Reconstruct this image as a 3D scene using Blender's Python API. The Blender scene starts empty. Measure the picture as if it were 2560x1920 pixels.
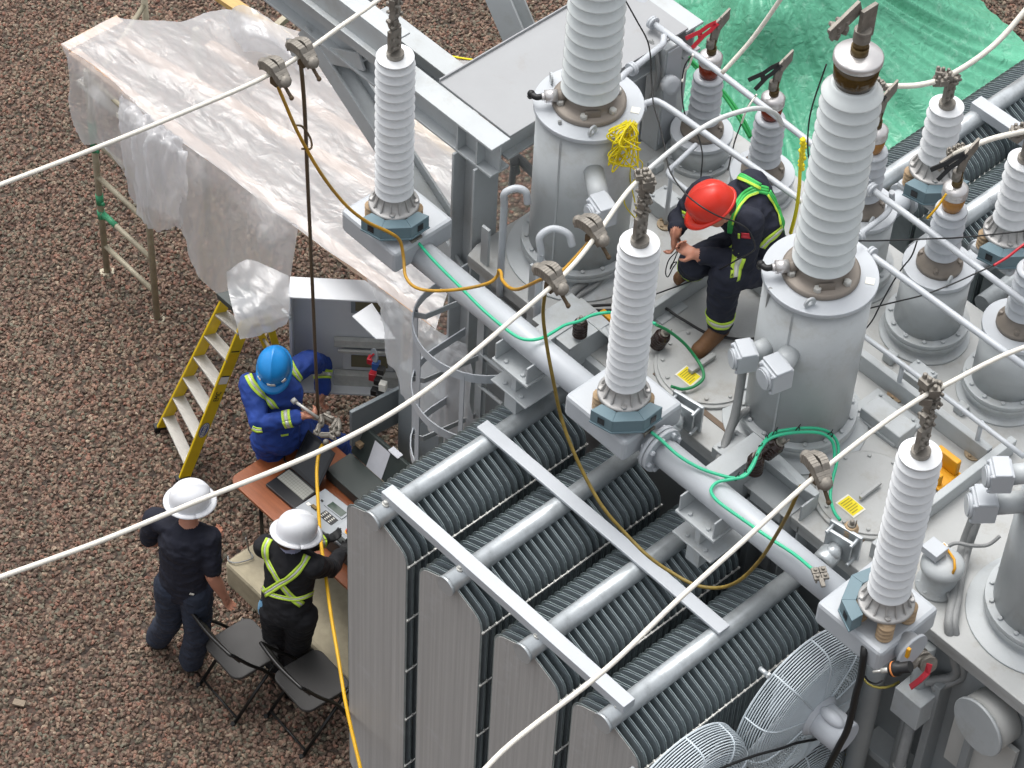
import bpy, bmesh, math, random
from mathutils import Vector as V, Matrix, noise
from mathutils.bvhtree import BVHTree
random.seed(7)
PI = math.pi
sc = bpy.context.scene
COL = sc.collection
# ------------------------------------------------------------------ camera
F, H = 6850.46, 15.5
R = [(0.67878173, 0.73333589, 0.03839049), (0.56481990, -0.48796348, -0.66548487), (-0.46929078, 0.47340269, -0.74542341)]
RX, RY, RZ = (V(r) for r in R)
CAM = V((0, 0, H))
cd = bpy.data.cameras.new('camera'); cam = bpy.data.objects.new('camera', cd); COL.objects.link(cam)
cd.sensor_width = 36; cd.lens = 36 * F / 2560; cd.clip_end = 500; cd.clip_start = .1
m = Matrix((RX, -RY, -RZ)).transposed().to_4x4(); m.translation = CAM; cam.matrix_world = m
sc.camera = cam
# ------------------------------------------------------------------ light
SUN_EL, SUN_AZ = math.radians(70), math.radians(-75)
w = bpy.data.worlds.new("World"); sc.world = w; w.use_nodes = True
nt = w.node_tree; bg = nt.nodes['Background']
sky = nt.nodes.new('ShaderNodeTexSky'); sky.sky_type = 'NISHITA'; sky.sun_disc = False
sky.sun_elevation = SUN_EL; sky.sun_rotation = SUN_AZ; sky.dust_density = 6; sky.air_density = 1.0; sky.ozone_density = .6
hs = nt.nodes.new('ShaderNodeHueSaturation'); hs.inputs['Saturation'].default_value = .2
nt.links.new(sky.outputs[0], hs.inputs['Color']); nt.links.new(hs.outputs[0], bg.inputs[0]); bg.inputs[1].default_value = .15
sd = bpy.data.lights.new('sun', 'SUN'); sd.energy = .6; sd.angle = math.radians(45); sd.color = (1, .97, .93)
so = bpy.data.objects.new('sun', sd); COL.objects.link(so)
sdir = V((math.sin(SUN_AZ) * math.cos(SUN_EL), math.cos(SUN_AZ) * math.cos(SUN_EL), math.sin(SUN_EL)))
so.rotation_euler = sdir.to_track_quat('Z', 'Y').to_euler(); so.location = (0, 0, 30)
sc.view_settings.view_transform = 'Standard'; sc.view_settings.look = 'None'
sc.view_settings.exposure = .68; sc.view_settings.gamma = 1
# ------------------------------------------------------------------ geometry of the place: rays to planes
def ray(x, y): return (RX * ((x - 1280) / F) + RY * ((y - 960) / F) + RZ)
def P(x, y, z):
    d = ray(x, y); return CAM + d * ((z - H) / d.z)
def PA(x, y, ax, val):
    d = ray(x, y); return CAM + d * ((val - CAM[ax]) / d[ax])
def proj(p):
    c = V(p) - CAM; z = RZ.dot(c); return 1280 + F * RX.dot(c) / z, 960 + F * RY.dot(c) / z
def ztop(b, row):                     # height at which the vertical through b reaches an image row
    lo, hi = -1, 14
    for _ in range(50):
        mid = (lo + hi) / 2
        if proj((b[0], b[1], mid))[1] > row: lo = mid
        else: hi = mid
    return lo
def spline(pts, n=8):
    pts = [V(p) for p in pts]
    if len(pts) < 3 or n < 2: return pts
    out = []
    for i in range(len(pts) - 1):
        p0 = pts[i - 1] if i else pts[0] * 2 - pts[1]
        p1, p2 = pts[i], pts[i + 1]
        p3 = pts[i + 2] if i + 2 < len(pts) else pts[-1] * 2 - pts[-2]
        for k in range(n):
            t = k / n
            out.append(.5 * ((2 * p1) + (p2 - p0) * t + (2 * p0 - 5 * p1 + 4 * p2 - p3) * t * t + (3 * p1 - p0 - 3 * p2 + p3) * t ** 3))
    out.append(pts[-1]); return out
# ------------------------------------------------------------------ materials
def lin(h):
    h = h.lstrip('#'); c = [int(h[i:i + 2], 16) / 255 for i in (0, 2, 4)]
    return tuple((x / 12.92 if x <= .04045 else ((x + .055) / 1.055) ** 2.4) for x in c) + (1,)
MATS = {}
def mat(name, c, rough=.5, metal=0, var=.12, scale=4, bump=0, bscale=60, dirt=None, dscale=2.5, dlo=.55, spec=.5, stretch=None, trans=0):
    if name in MATS: return MATS[name]
    M = bpy.data.materials.new(name); M.use_nodes = True; N = M.node_tree.nodes; L = M.node_tree.links
    b = N['Principled BSDF']; c = lin(c) if isinstance(c, str) else tuple(c) + (1,)
    b.inputs['Roughness'].default_value = rough; b.inputs['Metallic'].default_value = metal
    b.inputs['Specular IOR Level'].default_value = spec
    tc = N.new('ShaderNodeTexCoord'); mp = N.new('ShaderNodeMapping'); L.new(tc.outputs['Object'], mp.inputs[0])
    if stretch: mp.inputs['Scale'].default_value = stretch
    n1 = N.new('ShaderNodeTexNoise'); n1.inputs['Scale'].default_value = scale; n1.inputs['Detail'].default_value = 6; n1.inputs['Roughness'].default_value = .65
    L.new(mp.outputs[0], n1.inputs['Vector'])
    r = N.new('ShaderNodeMapRange'); r.inputs[1].default_value = .3; r.inputs[2].default_value = .7
    r.inputs[3].default_value = 1 - var; r.inputs[4].default_value = 1 + var * .6; L.new(n1.outputs[0], r.inputs[0])
    mx = N.new('ShaderNodeMix'); mx.data_type = 'RGBA'; mx.blend_type = 'MULTIPLY'; mx.inputs[0].default_value = 1
    mx.inputs[6].default_value = c; L.new(r.outputs[0], mx.inputs[7]); out = mx.outputs[2]
    if dirt:
        n2 = N.new('ShaderNodeTexNoise'); n2.inputs['Scale'].default_value = dscale; n2.inputs['Detail'].default_value = 9; n2.inputs['Roughness'].default_value = .75
        L.new(tc.outputs['Object'], n2.inputs['Vector'])
        r2 = N.new('ShaderNodeMapRange'); r2.inputs[1].default_value = dlo; r2.inputs[2].default_value = dlo + .22; r2.inputs[4].default_value = .75
        L.new(n2.outputs[0], r2.inputs[0])
        m2 = N.new('ShaderNodeMix'); m2.data_type = 'RGBA'; L.new(r2.outputs[0], m2.inputs[0]); L.new(out, m2.inputs[6]); m2.inputs[7].default_value = lin(dirt); out = m2.outputs[2]
    L.new(out, b.inputs['Base Color'])
    rr = N.new('ShaderNodeMapRange'); rr.inputs[3].default_value = max(rough - .1, .02); rr.inputs[4].default_value = min(rough + .12, 1); L.new(n1.outputs[0], rr.inputs[0]); L.new(rr.outputs[0], b.inputs['Roughness'])
    if bump:
        n3 = N.new('ShaderNodeTexNoise'); n3.inputs['Scale'].default_value = bscale; n3.inputs['Detail'].default_value = 5
        L.new(mp.outputs[0], n3.inputs['Vector'])
        bp = N.new('ShaderNodeBump'); bp.inputs['Strength'].default_value = bump; bp.inputs['Distance'].default_value = .01
        L.new(n3.outputs[0], bp.inputs['Height']); L.new(bp.outputs[0], b.inputs['Normal'])
    MATS[name] = M; return M
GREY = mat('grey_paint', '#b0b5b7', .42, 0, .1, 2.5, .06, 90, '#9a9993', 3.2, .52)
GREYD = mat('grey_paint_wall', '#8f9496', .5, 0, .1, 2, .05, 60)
LID = mat('lid_paint', '#aaacab', .5, 0, .08, 3, .08, 80, '#918b80', 4.5, .52)
GREYC = mat('light_grey_paint', '#b4b9be', .38, 0, .05, 4, .03, 90)
GALV = mat('galvanized_tube', '#c0c6c9', .3, .45, .34, 7, .08, 40, '#969da0', 7, .52)
FINM = mat('galvanized_fin', '#929ca1', .5, .1, .22, 5, 0, 30)
FINF = mat('galvanized_fin_face', '#acaba9', .6, 0, .2, 3, .4, 30, '#bdbfc2', 2.6, .57, stretch=(11, 1, .08))
FINE = mat('fin_rim_metal', '#98a5a6', .35, .45, .25, 14)
ROD = mat('rod_metal', '#c9c9c4', .4, .3, .12, 20)
SHED = mat('white_polymer', '#dfe2e4', .4, 0, .05, 4, 0, 60, '#cbcbc4', 7, .56)
SHEDP = mat('porcelain_white', '#d3d9d9', .2, 0, .05, 3, 0, 60, '#b9bcb6', 6, .58)
SHEDG = mat('porcelain_grey', '#bcc1c6', .2, 0, .05, 3)
ALU = mat('cast_aluminium', '#b4b3b1', .45, .45, .18, 18, .1, 70)
SPUN = mat('spun_aluminium', '#cfcdcc', .3, .6, .08, 6)
CLAMPM = mat('weathered_clamp_metal', '#8a857d', .55, .4, .3, 25, .2, 60)
BRASS = mat('aged_brass', '#6b5a3a', .45, .6, .4, 22)
TAUPE = mat('taupe_flange_metal', '#857d74', .5, .2, .12, 8, .06, 60)
AMBER = mat('amber_glass', '#7c2c12', .1, 0, .2, 12)
OIL = mat('oil_glass', '#a5763c', .1, 0, .35, 10)
OILD = mat('dark_oil_glass', '#4a3712', .12, 0, .4, 20)
BLUEH = mat('blue_grey_plastic', '#687f88', .5, 0, .08, 6, .05, 60)
BLACK = mat('black_plastic', '#151618', .5, 0, .2, 10)
DARKW = mat('dark_window', '#23262a', .2)
BEIGE = mat('beige_epoxy', '#b39a7b', .5, 0, .15, 14)
BROWNP = mat('brown_porcelain', '#2f211d', .18, 0, .2, 10)
CABLEW = mat('white_conductor', '#dcd8cd', .55, 0, .08, 30, .25, 120)
CABLEG = mat('light_grey_cable', '#c4c7c6', .5, 0, .05, 12)
YELC = mat('yellow_lead', '#b98a1e', .5, 0, .3, 9, 0, 60, '#8f7a4c', 5, .5)
YELN = mat('yellow_cable', '#d2a318', .45, 0, .15, 9)
KHAKI = mat('khaki_lead', '#7d6a2c', .55, 0, .4, 18, .1, 60)
BROWNC = mat('brown_lead', '#5a4a35', .55, 0, .3, 14)
GRNC = mat('green_cable', '#33b98c', .42, 0, .08, 8)
GRND = mat('dark_green_cable', '#1f7f4c', .42, 0, .08, 8)
GRNW = mat('green_wire', '#2f9a52', .45)
BLKC = mat('black_cable', '#1b1c1d', .5, 0, .2, 20)
CONDUIT = mat('grey_conduit', '#878989', .5, 0, .12, 12, .35, 160)
YELR = mat('yellow_rope', '#e6d416', .6, 0, .15, 30)
ORANGE = mat('orange_paint', '#d79a16', .45, 0, .1, 6)
REDP = mat('red_plastic', '#b3202f', .4, 0, .1, 8)
REDH = mat('red_handle', '#b42434', .4, 0, .1, 8)
LABY = mat('yellow_label', '#e8d51a', .5, 0, .05, 5)
LABW = mat('white_label', '#e6e4da', .6, 0, .03, 6)
LABT = mat('label_print', '#a89a1c', .6)
RUST = mat('rusty_white_paint', '#b9bab7', .5, 0, .06, 4, .06, 60, '#9c6a43', 9, .62)
RUSTB = mat('rusty_base', '#a9977d', .6, .1, .3, 20, .2, 60, '#8a5a30', 14, .5)
BRNSTRIP = mat('brown_gasket', '#6b5a4a', .6, 0, .25, 8)
WOODT = mat('table_laminate', '#8e4f2b', .38, 0, .25, 3, 0, 60, '#7a3f20', 2.5, .5, stretch=(1.2, 14, 14))
LUMB = mat('lumber', '#cfb198', .6, 0, .2, 5, .1, 40, stretch=(1, 10, 10))
LUMY = mat('yellow_lumber', '#c2a064', .6, 0, .2, 5, .1, 40, stretch=(1, 10, 10))
TIMB = mat('weathered_timber', '#827463', .7, 0, .3, 5, .3, 30, stretch=(10, 1.5, 10))
STONEB = mat('tan_crib_block', '#a39a83', .8, 0, .25, 6, .4, 20)
SCAF = mat('scaffold_tube', '#a39c88', .5, .2, .3, 7, .1, 40, '#6f6656', 6, .5)
SCAG = mat('scaffold_green', '#3b9168', .5, 0, .25, 8)
LADY = mat('yellow_fibreglass', '#dcbd12', .4, 0, .12, 5)
TREAD = mat('aluminium_tread', '#b3b0aa', .45, .4, .15, 10, .3, 30, stretch=(2, 30, 2))
CHAIRM = mat('black_vinyl', '#3a3938', .55, 0, .12, 8, .05, 80)
CHAIRF = mat('black_steel', '#161616', .35, .2, .1, 8)
SKIN = mat('skin', '#b67f68', .5, 0, .1, 14, .05, 90)
BLUEC = mat('royal_blue_coverall', '#1f3f8c', .8, 0, .25, 9, .5, 18)
NAVYC = mat('navy_coverall', '#1d2130', .85, 0, .25, 9, .5, 18)
NAVYT = mat('navy_tshirt', '#141726', .85, 0, .2, 8, .5, 16)
NAVYP = mat('navy_trousers', '#232b3b', .85, 0, .25, 8, .6, 16)
BLACKC = mat('black_coverall', '#14151a', .85, 0, .25, 8, .5, 16)
BOOT = mat('brown_leather', '#6b4a2c', .6, 0, .35, 14, .2, 40)
BOOTD = mat('dark_boot', '#241f1c', .6, 0, .3, 14)
HIVIS = mat('hivis_yellow', '#bfe04a', .6, 0, .06, 10)
SILV = mat('reflective_silver', '#c9cbc4', .35, .1, .1, 20)
GRNH = mat('green_harness', '#3fb457', .55, 0, .08, 10)
HATR = mat('red_hat', '#d1301f', .28, 0, .04, 3)
HATW = mat('white_hat', '#e2e4e8', .28, 0, .03, 3)
HATB = mat('blue_hat', '#1a7fc4', .28, 0, .04, 3)
HAIR = mat('brown_hair', '#4a3426', .7, 0, .3, 40)
GLOVE = mat('black_glove', '#191a1c', .7)
RAG = mat('blue_rag', '#7fb2d6', .8)
DGREY = mat('dark_case', '#39413f', .5, 0, .15, 6)
INSTR = mat('instrument_grey', '#9aa0a5', .4, 0, .06, 6)
KEYS = mat('laptop_keys', '#8f9088', .5, 0, .15, 60)
LAPB = mat('laptop_black', '#202124', .35)
SCREENG = mat('lcd_screen', '#2d4236', .15)
PAPER = mat('paper', '#d5d7de', .6)
CABW = mat('cabinet_inner_white', '#c8cbce', .4, 0, .04, 4)
CABG = mat('cabinet_grey', '#7f878b', .45, 0, .08, 4)
GLASSY = mat('brownish_window', '#6f6a55', .15)
CLOUD = mat('clear_plastic_tray', '#b9bab5', .2, 0, .15, 20, .4, 30)
WARN = mat('warning_yellow', '#d6b100', .5)
def plastic_mat():
    M = bpy.data.materials.new('plastic_film'); M.use_nodes = True; N = M.node_tree.nodes; L = M.node_tree.links
    out = N['Material Output']; N.remove(N['Principled BSDF'])
    tc = N.new('ShaderNodeTexCoord'); mp = N.new('ShaderNodeMapping'); mp.inputs['Rotation'].default_value = (0, 0, .5); mp.inputs['Scale'].default_value = (.7, 1.6, .6); L.new(tc.outputs['Object'], mp.inputs[0])
    n = N.new('ShaderNodeTexNoise'); n.inputs['Scale'].default_value = 1.6; n.inputs['Detail'].default_value = 5; n.inputs['Distortion'].default_value = .8; L.new(mp.outputs[0], n.inputs['Vector'])
    n2 = N.new('ShaderNodeTexNoise'); n2.inputs['Scale'].default_value = 4.2; n2.inputs['Detail'].default_value = 4; n2.inputs['Distortion'].default_value = .7; L.new(mp.outputs[0], n2.inputs['Vector'])
    ab = N.new('ShaderNodeMath'); ab.operation = 'SUBTRACT'; ab.inputs[1].default_value = .5; L.new(n2.outputs[0], ab.inputs[0])
    a2 = N.new('ShaderNodeMath'); a2.operation = 'ABSOLUTE'; L.new(ab.outputs[0], a2.inputs[0])
    bp = N.new('ShaderNodeBump'); bp.invert = True; bp.inputs['Strength'].default_value = .45; bp.inputs['Distance'].default_value = .06; L.new(a2.outputs[0], bp.inputs['Height'])
    di = N.new('ShaderNodeBsdfDiffuse'); di.inputs[0].default_value = (.68, .69, .71, 1); L.new(bp.outputs[0], di.inputs['Normal'])
    tl = N.new('ShaderNodeBsdfTranslucent'); tl.inputs[0].default_value = (.85, .85, .87, 1)
    gl = N.new('ShaderNodeBsdfGlossy'); gl.inputs['Roughness'].default_value = .22; L.new(bp.outputs[0], gl.inputs['Normal'])
    tr = N.new('ShaderNodeBsdfTransparent'); tr.inputs[0].default_value = (.97, .97, .98, 1)
    a = N.new('ShaderNodeMixShader'); a.inputs[0].default_value = .48; L.new(di.outputs[0], a.inputs[1]); L.new(tl.outputs[0], a.inputs[2])
    b = N.new('ShaderNodeMixShader'); b.inputs[0].default_value = .1; L.new(a.outputs[0], b.inputs[1]); L.new(gl.outputs[0], b.inputs[2])
    r = N.new('ShaderNodeMapRange'); r.inputs[1].default_value = .3; r.inputs[2].default_value = .7; r.inputs[3].default_value = .4; r.inputs[4].default_value = .3; L.new(n.outputs[0], r.inputs[0])
    cr = N.new('ShaderNodeMapRange'); cr.inputs[1].default_value = 0; cr.inputs[2].default_value = .03; cr.inputs[3].default_value = .97; cr.inputs[4].default_value = 1; L.new(a2.outputs[0], cr.inputs[0])
    mu = N.new('ShaderNodeMath'); mu.operation = 'MULTIPLY'; L.new(r.outputs[0], mu.inputs[0]); L.new(cr.outputs[0], mu.inputs[1])
    c = N.new('ShaderNodeMixShader'); L.new(mu.outputs[0], c.inputs[0]); L.new(b.outputs[0], c.inputs[1]); L.new(tr.outputs[0], c.inputs[2])
    L.new(c.outputs[0], out.inputs[0]); return M
PLASTIC = plastic_mat()
TARP = mat('green_tarp', '#58a485', .34, 0, .16, 2.2, .9, 10, '#a2cdb9', 8, .55)
for n_ in TARP.node_tree.nodes:
    if n_.type == 'BUMP': n_.inputs['Distance'].default_value = .022; n_.inputs['Height'].links[0].from_node.inputs['Distortion'].default_value = 1.0
# ------------------------------------------------------------------ mesh builder
class MB:
    def __init__(s): s.v = []; s.f = []; s.m = []; s.s = []
    def add(s, vs, fs, smooth=False, mi=0):
        o = len(s.v); s.v += [V(v) for v in vs]
        for f in fs: s.f.append([i + o for i in f]); s.m.append(mi); s.s.append(smooth)
    def box(s, c, size, M=None, mi=0):
        x, y, z = (a / 2 for a in size); c = V(c)
        vs = [V((i, j, k)) for i in (-x, x) for j in (-y, y) for k in (-z, z)]
        if M: vs = [M @ v for v in vs]
        s.add([c + v for v in vs], [(0, 1, 3, 2), (4, 6, 7, 5), (0, 4, 5, 1), (2, 3, 7, 6), (0, 2, 6, 4), (1, 5, 7, 3)], False, mi); return s
    def bb(s, lo, hi, mi=0):
        lo, hi = V(lo), V(hi); return s.box((lo + hi) / 2, hi - lo, None, mi)
    def hexa(s, a, b, mi=0):          # two quads (4 points each) joined
        n = len(a); fs = [tuple(range(n - 1, -1, -1)), tuple(range(n, 2 * n))]
        fs += [(i, (i + 1) % n, n + (i + 1) % n, n + i) for i in range(n)]
        s.add(list(a) + list(b), fs, False, mi); return s
    def prism(s, outline, off, mi=0):
        a = [V(p) for p in outline]; return s.hexa(a, [p + V(off) for p in a], mi)
    def lathe(s, prof, o, ax=(0, 0, 1), n=32, mi=0, smooth=True, cap=True):
        o, ax = V(o), V(ax).normalized(); q = ax.to_track_quat('Z', 'Y').to_matrix(); base = len(s.v); vs = []
        for r, z in prof:
            for k in range(n):
                a = 2 * PI * k / n; vs.append(o + q @ V((r * math.cos(a), r * math.sin(a), z)))
        fs = [(i * n + k, i * n + (k + 1) % n, (i + 1) * n + (k + 1) % n, (i + 1) * n + k) for i in range(len(prof) - 1) for k in range(n)]
        s.add(vs, fs, smooth, mi)
        if cap:
            s.f.append([base + k for k in range(n - 1, -1, -1)]); s.m.append(mi); s.s.append(False)
            e = base + (len(prof) - 1) * n; s.f.append([e + k for k in range(n)]); s.m.append(mi); s.s.append(False)
        return s
    def cyl(s, p, q, r0, r1=None, n=20, mi=0):
        p, q = V(p), V(q); return s.lathe([(r0, 0), (r0 if r1 is None else r1, (q - p).length)], p, q - p, n, mi)
    def tube(s, pts, r, n=8, closed=False, mi=0, flat=None):
        pts = [V(p) for p in pts]; m_ = len(pts); vs = []; up = None
        for i, p in enumerate(pts):
            if closed: t = pts[(i + 1) % m_] - pts[i - 1]
            else: t = pts[min(i + 1, m_ - 1)] - pts[max(i - 1, 0)]
            t = t.normalized() if t.length > 1e-9 else V((0, 0, 1))
            if up is None: up = t.orthogonal().normalized() if flat is None else V(flat[2])
            if flat is not None: up = V(flat[2])
            sd_ = t.cross(up).normalized(); up2 = sd_.cross(t).normalized()
            if flat is None: up = up2
            ra, rb = (r, r) if flat is None else (flat[0], flat[1])
            if flat is None:
                for k in range(n):
                    a = 2 * PI * k / n; vs.append(p + sd_ * (math.cos(a) * ra) + up2 * (math.sin(a) * rb))
            else:
                for cx, cy in ((1, 1), (-1, 1), (-1, -1), (1, -1)): vs.append(p + sd_ * cx * ra + up2 * cy * rb)
        n = n if flat is None else 4; base = len(s.v)
        e = m_ if closed else m_ - 1
        fs = [(i * n + k, i * n + (k + 1) % n, ((i + 1) % m_) * n + (k + 1) % n, ((i + 1) % m_) * n + k) for i in range(e) for k in range(n)]
        s.add(vs, fs, flat is None, mi)
        if not closed:
            s.f.append([base + k for k in range(n - 1, -1, -1)]); s.m.append(mi); s.s.append(False)
            s.f.append([base + (m_ - 1) * n + k for k in range(n)]); s.m.append(mi); s.s.append(False)
        return s
    def ball(s, c, r, sx=1, sy=1, sz=1, M=None, n=14, mi=0):
        vs = []; fs = []; h = n // 2
        for i in range(h + 1):
            th = PI * i / h
            for k in range(n):
                a = 2 * PI * k / n; p = V((math.sin(th) * math.cos(a) * sx, math.sin(th) * math.sin(a) * sy, math.cos(th) * sz)) * r
                vs.append(V(c) + (M @ p if M else p))
        for i in range(h):
            for k in range(n): fs.append((i * n + k, (i + 1) * n + k, (i + 1) * n + (k + 1) % n, i * n + (k + 1) % n))
        s.add(vs, fs, True, mi); return s
    def bolt(s, c, ax=(0, 0, 1), r=.016, h=.014, mi=0): return s.lathe([(r, 0), (r, h * .8), (r * .75, h)], c, ax, 6, mi, False)
    def ring(s, c, rad, n, z, r=.016, h=.016, mi=0, ph=0):
        for k in range(n):
            a = 2 * PI * k / n + ph; s.bolt((c[0] + rad * math.cos(a), c[1] + rad * math.sin(a), z), (0, 0, 1), r, h, mi)
        return s
    def grid(s, rows, mi=0, smooth=True):
        n = len(rows[0]); vs = [p for r in rows for p in r]
        s.add(vs, [(i * n + j, i * n + j + 1, (i + 1) * n + j + 1, (i + 1) * n + j) for i in range(len(rows) - 1) for j in range(n - 1)], smooth, mi); return s
    def build(s, name, mats, parent=None, bevel=0, label=None, cat=None, group=None, kind=None, loc=None):
        if not isinstance(mats, (list, tuple)): mats = [mats]
        if parent is not None:
            off = V((0, 0, 0)); q = parent
            while q: off += V(q.location); q = q.parent
            own = V((0, 0, 0))
        else:
            if loc is None:
                xs = [v.x for v in s.v]; ys = [v.y for v in s.v]; zs = [v.z for v in s.v]
                loc = V(((min(xs) + max(xs)) / 2, (min(ys) + max(ys)) / 2, min(zs)))
            off = V(loc); own = V(loc)
        me = bpy.data.meshes.new(name); me.from_pydata([v - off for v in s.v], [], s.f)
        for M in mats: me.materials.append(M)
        me.polygons.foreach_set('material_index', s.m); me.polygons.foreach_set('use_smooth', s.s)
        bm = bmesh.new(); bm.from_mesh(me); bmesh.ops.recalc_face_normals(bm, faces=bm.faces); bm.to_mesh(me); bm.free(); me.update()
        o = bpy.data.objects.new(name, me); o.location = own; COL.objects.link(o); o.parent = parent
        if bevel:
            b = o.modifiers.new('Bevel', 'BEVEL'); b.width = bevel; b.segments = 2; b.limit_method = 'ANGLE'; b.angle_limit = math.radians(50)
        tag(o, label, cat, group, kind); return o
def tag(o, label=None, cat=None, group=None, kind=None):
    for k, v in (('label', label), ('category', cat), ('group', group), ('kind', kind)):
        if v: o[k] = v
def thing(name, loc, label, cat, group=None, rz=0):
    o = bpy.data.objects.new(name, None); o.empty_display_size = .1; COL.objects.link(o); o.location = loc; o.rotation_euler.z = rz
    tag(o, label, cat, group); return o
def copy_tree(o, parent=None):
    c = o.copy(); COL.objects.link(c)
    if parent is not None: c.parent = parent
    for ch in list(o.children): copy_tree(ch, c)
    return c
def rotz(a): return Matrix.Rotation(a, 3, 'Z')
# ------------------------------------------------------------------ gravel yard
def gravel_color(N, L, fac):
    cr = N.new('ShaderNodeValToRGB'); e = cr.color_ramp; e.interpolation = 'LINEAR'
    stops = [(0, '#4c4138'), (.18, '#6b554a'), (.34, '#786154'), (.48, '#636052'), (.6, '#83695a'), (.72, '#6e6c5e'), (.84, '#7f594b'), (.96, '#8a7866'), (1, '#9a8b79')]
    while len(e.elements) < len(stops): e.elements.new(.5)
    for k, (p, c) in enumerate(stops): e.elements[k].position = p; e.elements[k].color = lin(c)
    L.new(fac, cr.inputs[0]); return cr.outputs[0]
def gravel_mat(name, inst):
    M = bpy.data.materials.new(name); M.use_nodes = True; N = M.node_tree.nodes; L = M.node_tree.links; b = N['Principled BSDF']; b.inputs['Roughness'].default_value = .8
    if inst:
        oi = N.new('ShaderNodeObjectInfo'); c = gravel_color(N, L, oi.outputs['Random'])
        tc = N.new('ShaderNodeTexCoord'); n = N.new('ShaderNodeTexNoise'); n.inputs['Scale'].default_value = 70; n.inputs['Detail'].default_value = 5; L.new(tc.outputs['Object'], n.inputs[0])
        r = N.new('ShaderNodeMapRange'); r.inputs[3].default_value = .8; r.inputs[4].default_value = 1.16; L.new(n.outputs[0], r.inputs[0])
        mx = N.new('ShaderNodeMix'); mx.data_type = 'RGBA'; mx.blend_type = 'MULTIPLY'; mx.inputs[0].default_value = 1; L.new(c, mx.inputs[6]); L.new(r.outputs[0], mx.inputs[7]); ge = N.new('ShaderNodeNewGeometry'); n5 = N.new('ShaderNodeTexNoise'); n5.inputs['Scale'].default_value = .55; n5.inputs['Detail'].default_value = 4; L.new(ge.outputs['Position'], n5.inputs['Vector']); r5 = N.new('ShaderNodeMapRange'); r5.inputs[1].default_value = .3; r5.inputs[2].default_value = .7; r5.inputs[3].default_value = .86; r5.inputs[4].default_value = 1.16; L.new(n5.outputs[0], r5.inputs[0]); m5 = N.new('ShaderNodeMix'); m5.data_type = 'RGBA'; m5.blend_type = 'MULTIPLY'; m5.inputs[0].default_value = 1; L.new(mx.outputs[2], m5.inputs[6]); L.new(r5.outputs[0], m5.inputs[7]); L.new(m5.outputs[2], b.inputs[0])
    else:
        tc = N.new('ShaderNodeTexCoord'); vo = N.new('ShaderNodeTexVoronoi'); vo.inputs['Scale'].default_value = 26; vo.inputs['Randomness'].default_value = 1
        L.new(tc.outputs['Object'], vo.inputs['Vector'])
        sp = N.new('ShaderNodeSeparateColor'); L.new(vo.outputs['Color'], sp.inputs[0]); c = gravel_color(N, L, sp.outputs[0])
        r = N.new('ShaderNodeMapRange'); r.inputs[1].default_value = .1; r.inputs[2].default_value = .6; r.inputs[3].default_value = .8; r.inputs[4].default_value = .35; L.new(vo.outputs['Distance'], r.inputs[0])
        mx = N.new('ShaderNodeMix'); mx.data_type = 'RGBA'; mx.blend_type = 'MULTIPLY'; mx.inputs[0].default_value = 1; L.new(c, mx.inputs[6]); L.new(r.outputs[0], mx.inputs[7]); L.new(mx.outputs[2], b.inputs[0])
        bp = N.new('ShaderNodeBump'); bp.invert = True; bp.inputs['Strength'].default_value = 1; bp.inputs['Distance'].default_value = .03; L.new(vo.outputs['Distance'], bp.inputs['Height']); L.new(bp.outputs[0], b.inputs['Normal'])
    return M
mb = MB(); mb.add([(-70, -40, 0), (50, -40, 0), (50, 80, 0), (-70, 80, 0)], [(0, 1, 2, 3)])
mb.build('ground', gravel_mat('gravel_bed', False), kind='structure', loc=(0, 0, 0))
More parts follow.
